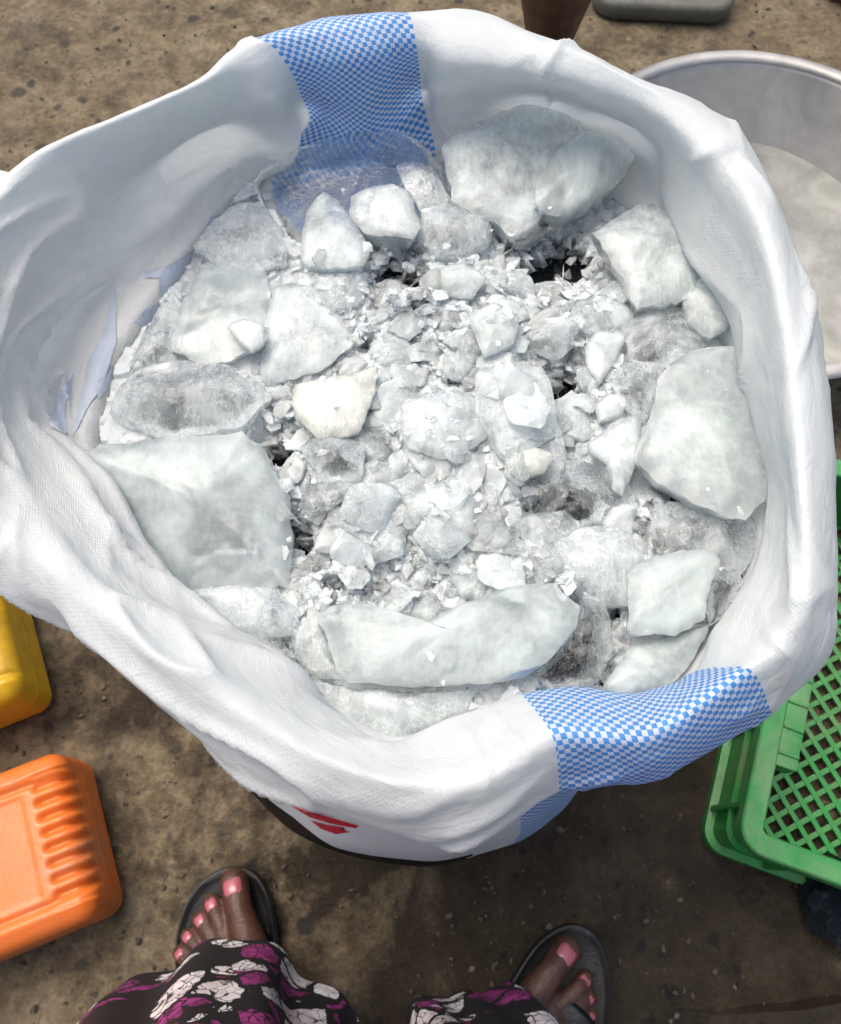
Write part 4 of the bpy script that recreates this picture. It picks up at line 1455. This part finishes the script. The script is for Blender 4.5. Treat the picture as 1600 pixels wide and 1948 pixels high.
aL, kL, hL = (-0.215, -0.225, 0.11), (-0.185, -0.235, 0.46), (-0.105, -0.36, 0.86)
aR, kR, hR = (0.135, -0.285, 0.11), (0.105, -0.275, 0.46), (0.07, -0.36, 0.86)
heelL, heelR = (-0.222, -0.262, 0.0), (0.135, -0.325, 0.0)
caps = foot_caps(TOES_L, heelL, aL) + foot_caps(TOES_R, heelR, aR) + leg_caps(aL, kL, hL) + leg_caps(aR, kR, hR)
caps += [(hL, hR, 0.09, 0.09), ((-0.02, -0.36, 0.88), (-0.02, -0.36, 1.0), 0.12, 0.105)]
caps += [((-0.05, -0.36, 1.0), (-0.07, -0.36, 1.27), 0.10, 0.10), ((0.02, -0.36, 1.0), (0.04, -0.36, 1.27), 0.10, 0.10), ((-0.17, -0.36, 1.34), (0.13, -0.36, 1.34), 0.055, 0.055),
         ((-0.02, -0.36, 1.34), (-0.02, -0.33, 1.46), 0.056, 0.052), ((-0.02, -0.32, 1.53), (-0.02, -0.30, 1.60), 0.075, 0.088), ((-0.02, -0.235, 1.545), (-0.02, -0.225, 1.53), 0.014, 0.016)]
for sg in (-1, 1):
    sh, el, wr = Vector((-0.02 + sg * 0.18, -0.36, 1.33)), Vector((-0.02 + sg * 0.22, -0.30, 1.08)), Vector((-0.01 + sg * 0.10, -0.12, 1.16))
    caps += [(sh, el, 0.047, 0.036), (el, wr, 0.037, 0.025), (wr, wr + Vector((-sg * 0.012, 0.045, 0.012)), 0.024, 0.027)]
    pm = wr + Vector((-sg * 0.012, 0.045, 0.012))
    for q in range(4):
        f0 = pm + Vector((0, 0.012, 0.022 - q * 0.015))
        f1 = f0 + Vector((-sg * 0.012, 0.030, 0.002))
        f2 = f1 + Vector((-sg * 0.026, 0.006, 0.0))
        caps += [(f0, f1, 0.0088, 0.008), (f1, f2, 0.008, 0.007)]
    caps += [(pm + Vector((-sg * 0.01, -0.02, 0.02)), pm + Vector((-sg * 0.035, -0.008, 0.032)), 0.0105, 0.009)]
person = body_obj('person', caps, M['skin'], 0.0026)
tag(person, 'person in black sandals and patterned trousers standing at the front, toes showing', 'person')


def nails(toes, dirs):
    for i, (t, k, b, r) in enumerate(toes[:5]):
        T = P(*t, 0.024 + r * 0.9)
        K = P(*k, 0.024 + r * 1.5 + (0.004 if i else 0.002))
        d = (K - T)
        d.z *= 0.3
        d.normalize()
        c = T + d * r * 0.22 + Vector((0, 0, r * 0.80))
        side = d.cross(Vector((0, 0, 1))).normalized()
        up = side.cross(d).normalized()
        up = (up + Vector((0, 0, 0.2)) - d * 0.35).normalized()
        fw = side.cross(up).normalized()
        bm = bmesh.new()
        bmesh.ops.create_uvsphere(bm, u_segments=20, v_segments=12, radius=1.0)
        wv, lv, hv = r * 0.66, r * 0.74, r * 0.36
        for v in bm.verts:
            x, y, z = v.co
            # squarish plate
            s = (abs(x) ** 3 + abs(y) ** 3) ** (1 / 3) if (abs(x) + abs(y)) > 1e-6 else 1
            e = math.hypot(x, y)
            if s > 1e-6:
                x, y = x * e / s, y * e / s
            v.co = side * x * wv + fw * y * lv + up * (z * hv)
        n_ = bm_obj('toenail', bm, M['nail'], person, True)
        n_.location = c


nails(TOES_L, None)
nails(TOES_R, None)


def flip_flop(outline, toes, ends, label=None):
    ctr = sum((P(u, v, 0.02) for u, v in outline), Vector()) / len(outline)
    pts = [P(u, v, 0.02) for u, v in outline]
    k = len(pts)
    ring = []
    for i in range(k):
        for t in range(6):
            ring.append(catmull(pts[i - 1], pts[i], pts[(i + 1) % k], pts[(i + 2) % k], t / 6))
    bm = bmesh.new()
    specs = [(0.97, 0.002), (1.0, 0.006), (1.0, 0.020), (0.985, 0.0245), (0.955, 0.0255), (0.90, 0.0225), (0.86, 0.0205), (0.5, 0.0200)]
    rows = []
    for f, z in specs:
        rows.append([bm.verts.new((ctr.x + (p.x - ctr.x) * f, ctr.y + (p.y - ctr.y) * f, z)) for p in ring])
    m = len(ring)
    for a, b in zip(rows[:-1], rows[1:]):
        for i in range(m):
            bm.faces.new((a[i], a[(i + 1) % m], b[(i + 1) % m], b[i]))
    bm.faces.new(rows[-1])
    bm.faces.new(rows[0][::-1])
    bmesh.ops.recalc_face_normals(bm, faces=bm.faces[:])
    sole = bm_obj('sandal', bm, M['rubber'], person, True, sharp=50)
    # straps from the toe post to both sides
    tp = P(*toes, 0.046)
    for e in ends:
        E = P(*e, 0.024)
        mid = tp.lerp(E, 0.5) + Vector((0, 0, 0.036))
        vs_, fs_ = [], []
        N = 14
        for i in range(N + 1):
            t = i / N
            c = tp * (1 - t) ** 2 + mid * 2 * t * (1 - t) + E * t * t
            tn = ((mid - tp) * (1 - t) + (E - mid) * t).normalized()
            sd_ = tn.cross(Vector((0, 0, 1))).normalized()
            w = 0.007 + 0.011 * math.sin(math.pi * min(1, t * 0.75 + 0.05))
            up = sd_.cross(tn).normalized()
            for a, hgt in ((-1, 0), (-0.6, 0.002), (0, 0.0028), (0.6, 0.002), (1, 0), (0, -0.002)):
                vs_.append(c + sd_ * w * a + up * hgt)
        for i in range(N):
            for a in range(6):
                b = (a + 1) % 6
                fs_.append((i * 6 + a, i * 6 + b, (i + 1) * 6 + b, (i + 1) * 6 + a))
        mesh_obj('strap', vs_, fs_, M['strap'], sole)
    bm = bmesh.new()
    bmesh.ops.create_cone(bm, cap_ends=True, segments=12, radius1=0.004, radius2=0.005, depth=0.028, matrix=Matrix.Translation((tp.x, tp.y, 0.034)))
    bm_obj('toe_post', bm, M['strap'], sole, True, sharp=60)
    return sole


flip_flop([(334, 1800), (345, 1742), (370, 1692), (405, 1660), (445, 1648), (482, 1658), (507, 1692), (521, 1742), (528, 1805), (530, 1900), (520, 2010), (480, 2060), (435, 2065), (390, 2040), (352, 1960), (338, 1880)], (442, 1790), [(520, 1880), (355, 1900)])
flip_flop([(962, 1892), (985, 1846), (1020, 1795), (1058, 1766), (1092, 1757), (1126, 1772), (1150, 1812), (1161, 1872), (1158, 1945), (1146, 2050), (1118, 2140), (1070, 2175), (1020, 2150), (985, 2070), (960, 1960)], (1058, 1900), [(975, 1945), (1140, 2010)])


def trouser_legs():
    verts, faces = [], []
    NA, NZ = 120, 46
    legs = [
        [(0.070, -0.212, -0.208, 0.150, 0.112), (0.12, -0.214, -0.214, 0.143, 0.110), (0.22, -0.212, -0.225, 0.135, 0.108), (0.45, -0.175, -0.262, 0.122, 0.112), (0.85, -0.100, -0.36, 0.125, 0.135), (1.0, -0.055, -0.36, 0.12, 0.13)],
        [(0.058, 0.060, -0.243, 0.092, 0.106), (0.12, 0.066, -0.245, 0.094, 0.106), (0.22, 0.075, -0.255, 0.096, 0.108), (0.45, 0.085, -0.275, 0.104, 0.112), (0.85, 0.065, -0.36, 0.125, 0.135), (1.0, 0.02, -0.36, 0.12, 0.13)]]
    for li, rings in enumerate(legs):
        o = len(verts)
        for j in range(NZ + 1):
            s = j / NZ * (len(rings) - 1)
            i = min(len(rings) - 2, int(s))
            t = s - i
            r = [catmull(*(Vector(rings[max(0, min(len(rings) - 1, i + q))]) for q in (-1, 0, 1, 2)), t)][0]
            for a in range(NA):
                an = 2 * math.pi * a / NA
                fold = 0.10 * math.sin(5 * an + li * 2.0 + r[0] * 6) + 0.05 * math.sin(11 * an + r[0] * 10 + li) + 0.07 * noise.noise(Vector((math.cos(an) * 2, math.sin(an) * 2, r[0] * 5 + li * 9)))
                f = 1 + fold * (0.8 if r[0] < 0.5 else 0.4)
                z = r[0] + (0.012 * math.sin(5 * an + li) + 0.010 * math.sin(2 * an + 1)) * (1 - j / NZ) ** 6
                if j == 0:
                    z -= 0.0
                verts.append(Vector((r[1] + r[3] * f * math.cos(an), r[2] + r[4] * f * math.sin(an), z)))
        for j in range(NZ):
            for a in range(NA):
                b = (a + 1) % NA
                faces.append((o + j * NA + a, o + j * NA + b, o + (j + 1) * NA + b, o + (j + 1) * NA + a))
    ob = mesh_obj('trousers', verts, faces, M['batik'], person)
    s = ob.modifiers.new('cloth', 'SOLIDIFY')
    s.thickness = 0.0012
    s.offset = 0
    ob['label'] = 'wide trousers in black, white and magenta batik print'


trouser_legs()
# the loose dark top above the trousers
rg_ = [(0.96, 0.155, 0.135), (1.05, 0.165, 0.135), (1.2, 0.175, 0.135), (1.31, 0.19, 0.105), (1.385, 0.125, 0.085), (1.405, 0.075, 0.075)]
tv, tf = [], []
for z_, a_, b_ in rg_:
    for i in range(64):
        t_ = 2 * math.pi * i / 64
        w_ = 1 + 0.03 * math.sin(7 * t_ + z_ * 9)
        tv.append((-0.02 + a_ * w_ * math.cos(t_), -0.36 + b_ * w_ * math.sin(t_), z_))
for j in range(len(rg_) - 1):
    for i in range(64):
        tf.append((j * 64 + i, j * 64 + (i + 1) % 64, (j + 1) * 64 + (i + 1) % 64, (j + 1) * 64 + i))
mesh_obj('shirt', tv, tf, M['batik'], person)

# the other person's bare leg beyond the sack
ft = P(1040, 175, 0.03)
kn = P(1085, -190, 0.42)
an2 = ft + Vector((0.0, 0.06, 0.06))
toe2 = ft + Vector((-0.05, -0.13, 0.0))
caps = [(an2, an2.lerp(kn, 0.45), 0.040, 0.058), (an2.lerp(kn, 0.45), kn, 0.058, 0.056), (kn, kn + Vector((0.05, 0.30, 0.28)), 0.058, 0.085),
        (an2, ft + Vector((-0.02, -0.03, -0.002)), 0.036, 0.026), (an2 + Vector((0, 0.03, -0.055)), ft, 0.03, 0.026)]
for q in range(5):
    bx = (q - 2) * 0.017
    caps.append((ft + Vector((-0.02 + bx * 0.6, -0.03, -0.004)), toe2 + Vector((bx, 0.03 - abs(q - 1) * 0.006, -0.012)), 0.017, 0.011))
    caps.append((toe2 + Vector((bx, 0.03 - abs(q - 1) * 0.006, -0.012)), toe2 + Vector((bx * 1.1, -0.002 - q * 0.0 + abs(q - 1) * 0.006, -0.016)), 0.010, 0.009))
other = body_obj('person', caps, M['skin'], 0.005)
tag(other, 'bare dark leg of another person beyond the far rim', 'person')

# ------------------------------------------------------------------ things at the edges
M['grey_slab'] = mat_simple('grey_worn_board', (0.115, 0.12, 0.10), 0.6, 0.25, 30, 0.4, dirt=((0.10, 0.09, 0.07), 0.5, 0.75, 0.6))
bm = bmesh.new()
s0, s1 = P(1130, 8, 0.03), P(1402, 22, 0.03)
LB = (s1 - s0).length
tops = []
for zz_, ins in ((0.002, 0.004), (0.006, 0.0), (0.026, 0.0), (0.033, 0.004), (0.035, 0.012)):
    ring = []
    for cx, cy, a0 in ((1, 1, 0), (-1, 1, 90), (-1, -1, 180), (1, -1, 270)):
        for q in range(9):
            t = R(a0 + 90 * q / 8)
            ring.append(bm.verts.new((cx * (LB / 2 - 0.045) + (0.045 - ins) * math.cos(t), cy * (0.12 - 0.045) + (0.045 - ins) * math.sin(t), zz_)))
    tops.append(ring)
for a_, b_ in zip(tops[:-1], tops[1:]):
    for q in range(36):
        bm.faces.new((a_[q], a_[(q + 1) % 36], b_[(q + 1) % 36], b_[q]))
bm.faces.new(tops[-1])
bm.faces.new(tops[0][::-1])
sl = bm_obj('grey_board', bm, M['grey_slab'], None, True, sharp=50)
mid = (s0 + s1) / 2
dr = (s1 - s0).normalized()
sl.location = (mid.x - dr.y * 0.118, mid.y + dr.x * 0.118, 0)
sl.rotation_euler = (0, 0, math.atan2(dr.y, dr.x))
tag(sl, 'flat grey board with rounded corner at the top edge', 'board')

M['red'] = mat_simple('red_plastic', (0.45, 0.02, 0.03), 0.4, 0.2, 40, 0.2)
bm = bmesh.new()
bmesh.ops.create_icosphere(bm, subdivisions=4, radius=1.0)
for v in bm.verts:
    v.co = Vector((v.co.x * 0.05, v.co.y * 0.04, max(-0.01, v.co.z * 0.02))) * (1 + 0.25 * noise.noise(v.co * 2.2))
rp_ = P(1625, -28, 0.01)
ro = bm_obj('red_scrap', bm, M['red'], None, True, loc=(rp_.x, rp_.y, 0.008))
tag(ro, 'crumpled red plastic scrap in the top right corner', 'scrap')

# dark crumpled plastic bag at the right edge
n_ = NT('dark_glossy_film')
co_ = n_.coord('Object')
b_ = n_.bump(n_.noise(co_, 38, 6, 0.7, 1.5), 1.0, 0.02)
M['bag'] = n_.done(n_.principled(Base_Color=(0.010, 0.018, 0.026), Roughness=0.14, Normal=b_))
bm = bmesh.new()
bmesh.ops.create_icosphere(bm, subdivisions=5, radius=1.0)
for v in bm.verts:
    q = v.co.copy()
    r = 1 + 0.22 * noise.fractal(q * 2.2, 1.0, 2.0, 4) + 0.12 * abs(noise.noise(q * 5))
    v.co = Vector((q.x * 0.06 * r, q.y * 0.048 * r, max(-0.024, q.z * 0.035 * r)))
bp = P(1632, 1722, 0.02)
bo = bm_obj('plastic_bag', bm, M['bag'], None, True, loc=(bp.x, bp.y, 0.022))
tag(bo, 'crumpled glossy black plastic bag in front of the green crate', 'bag')

# another printed sack lying flat at the left edge
M['sack2'] = mat_simple('dull_white_sack_cloth', (0.68, 0.66, 0.62), 0.6, 0.12, 40, 0.3)
q0 = P(-120, 420, 0.03)
bm = bmesh.new()
bmesh.ops.create_grid(bm, x_segments=60, y_segments=60, size=0.5)
for v in bm.verts:
    x, y = v.co.x * 2, v.co.y * 2
    e = max(0.0, (1 - x ** 4) * (1 - y ** 4))
    v.co = Vector((x * 0.17, y * 0.13, 0.004 + 0.05 * e ** 0.5 + 0.006 * noise.noise(Vector((x * 3, y * 3, 2)))))
s2 = bm_obj('folded_sack', bm, M['sack2'], None, True, loc=(q0.x, q0.y, 0.0))
s2.rotation_euler = (0, 0, R(-12))
s2m = s2.modifiers.new('thick', 'SOLIDIFY')
s2m.thickness = 0.002
tag(s2, 'dull white sack with red print lying at the left edge', 'sack')
bpy.context.view_layer.update()
mw = s2.matrix_world
v2 = [mw @ v.co for v in s2.data.vertices]
f2 = [tuple(p.vertices) for p in s2.data.polygons]
bv2 = BVHTree.FromPolygons(v2, f2)
for poly in ([(17, 296), (44, 300), (48, 303), (32, 318), (24, 306)], [(3, 296), (8, 296), (20, 322), (16, 326), (8, 312)]):
    o = ink(poly, M['ink_red'], None, bv2, 3)
    o.parent = s2
    o.matrix_parent_inverse = mw.inverted()

# low concrete edge in the lower right corner
M['step'] = M['ground']
bm = bmesh.new()
e0, e1 = P(1330, 1915, 0.0), P(1640, 1890, 0.0)
dd = (e1 - e0).normalized()
nn = Vector((dd.y, -dd.x, 0))
ring_b, ring_t = [], []
N = 40
for i in range(N + 1):
    t = i / N
    p = e0.lerp(e0 + dd * 0.9, t) + nn * (0.006 * noise.noise(Vector((t * 14, 0, 5))) + 0.004 * noise.noise(Vector((t * 40, 2, 5))))
    f = smoothstep(0.0, 0.08, t)
    ring_b.append(bm.verts.new((p.x, p.y, -0.012)))
    q = p + nn * 0.008
    ring_t.append(bm.verts.new((q.x, q.y, -0.004 + 0.020 * f)))
ring_e = [bm.verts.new((v.co.x + nn.x * 0.5, v.co.y + nn.y * 0.5, v.co.z)) for v in ring_t]
for i in range(N):
    bm.faces.new((ring_b[i], ring_b[i + 1], ring_t[i + 1], ring_t[i]))
    bm.faces.new((ring_t[i], ring_t[i + 1], ring_e[i + 1], ring_e[i]))
bmesh.ops.recalc_face_normals(bm, faces=bm.faces[:])
st = bm_obj('step', bm, M['step'], None, True, sharp=40)
tag(st, 'low worn concrete edge in the lower right corner', 'step', kind='structure')

# grit and pebbles on the ground
M['grit'] = mat_simple('grit', (0.10, 0.082, 0.06), 0.85, 0.6, 20, 0.4)


def build_grit():
    rs = random.Random(3)
    shapes = []
    for _ in range(10):
        bm = hull_shape(rs, 0.6, 9)
        bm.verts.index_update()
        shapes.append(([v.co.copy() for v in bm.verts], [tuple(v.index for v in f.verts) for f in bm.faces]))
        bm.free()
    verts, faces = [], []
    for _ in range(3200):
        u, v = rs.uniform(-100, 1700), rs.uniform(-60, 2000)
        p = P(u, v, 0.0)
        sz = 0.0009 + 0.0042 * rs.random() ** 4
        m = Matrix.Translation(p + Vector((0, 0, -0.002))) @ Matrix.Rotation(rs.uniform(0, 6), 4, 'Z') @ Matrix.Rotation(rs.uniform(-1, 1), 4, 'X') @ Matrix.Diagonal((sz * 1.3, sz, sz, 1))
        vs_, fs_ = shapes[rs.randrange(10)]
        o = len(verts)
        verts.extend(m @ q for q in vs_)
        faces.extend(tuple(i + o for i in f) for f in fs_)
    o = mesh_obj('grit', verts, faces, M['grit'], smooth=True)
    tag(o, 'loose grit and tiny pebbles strewn over the concrete', 'grit', kind='stuff')


build_grit()
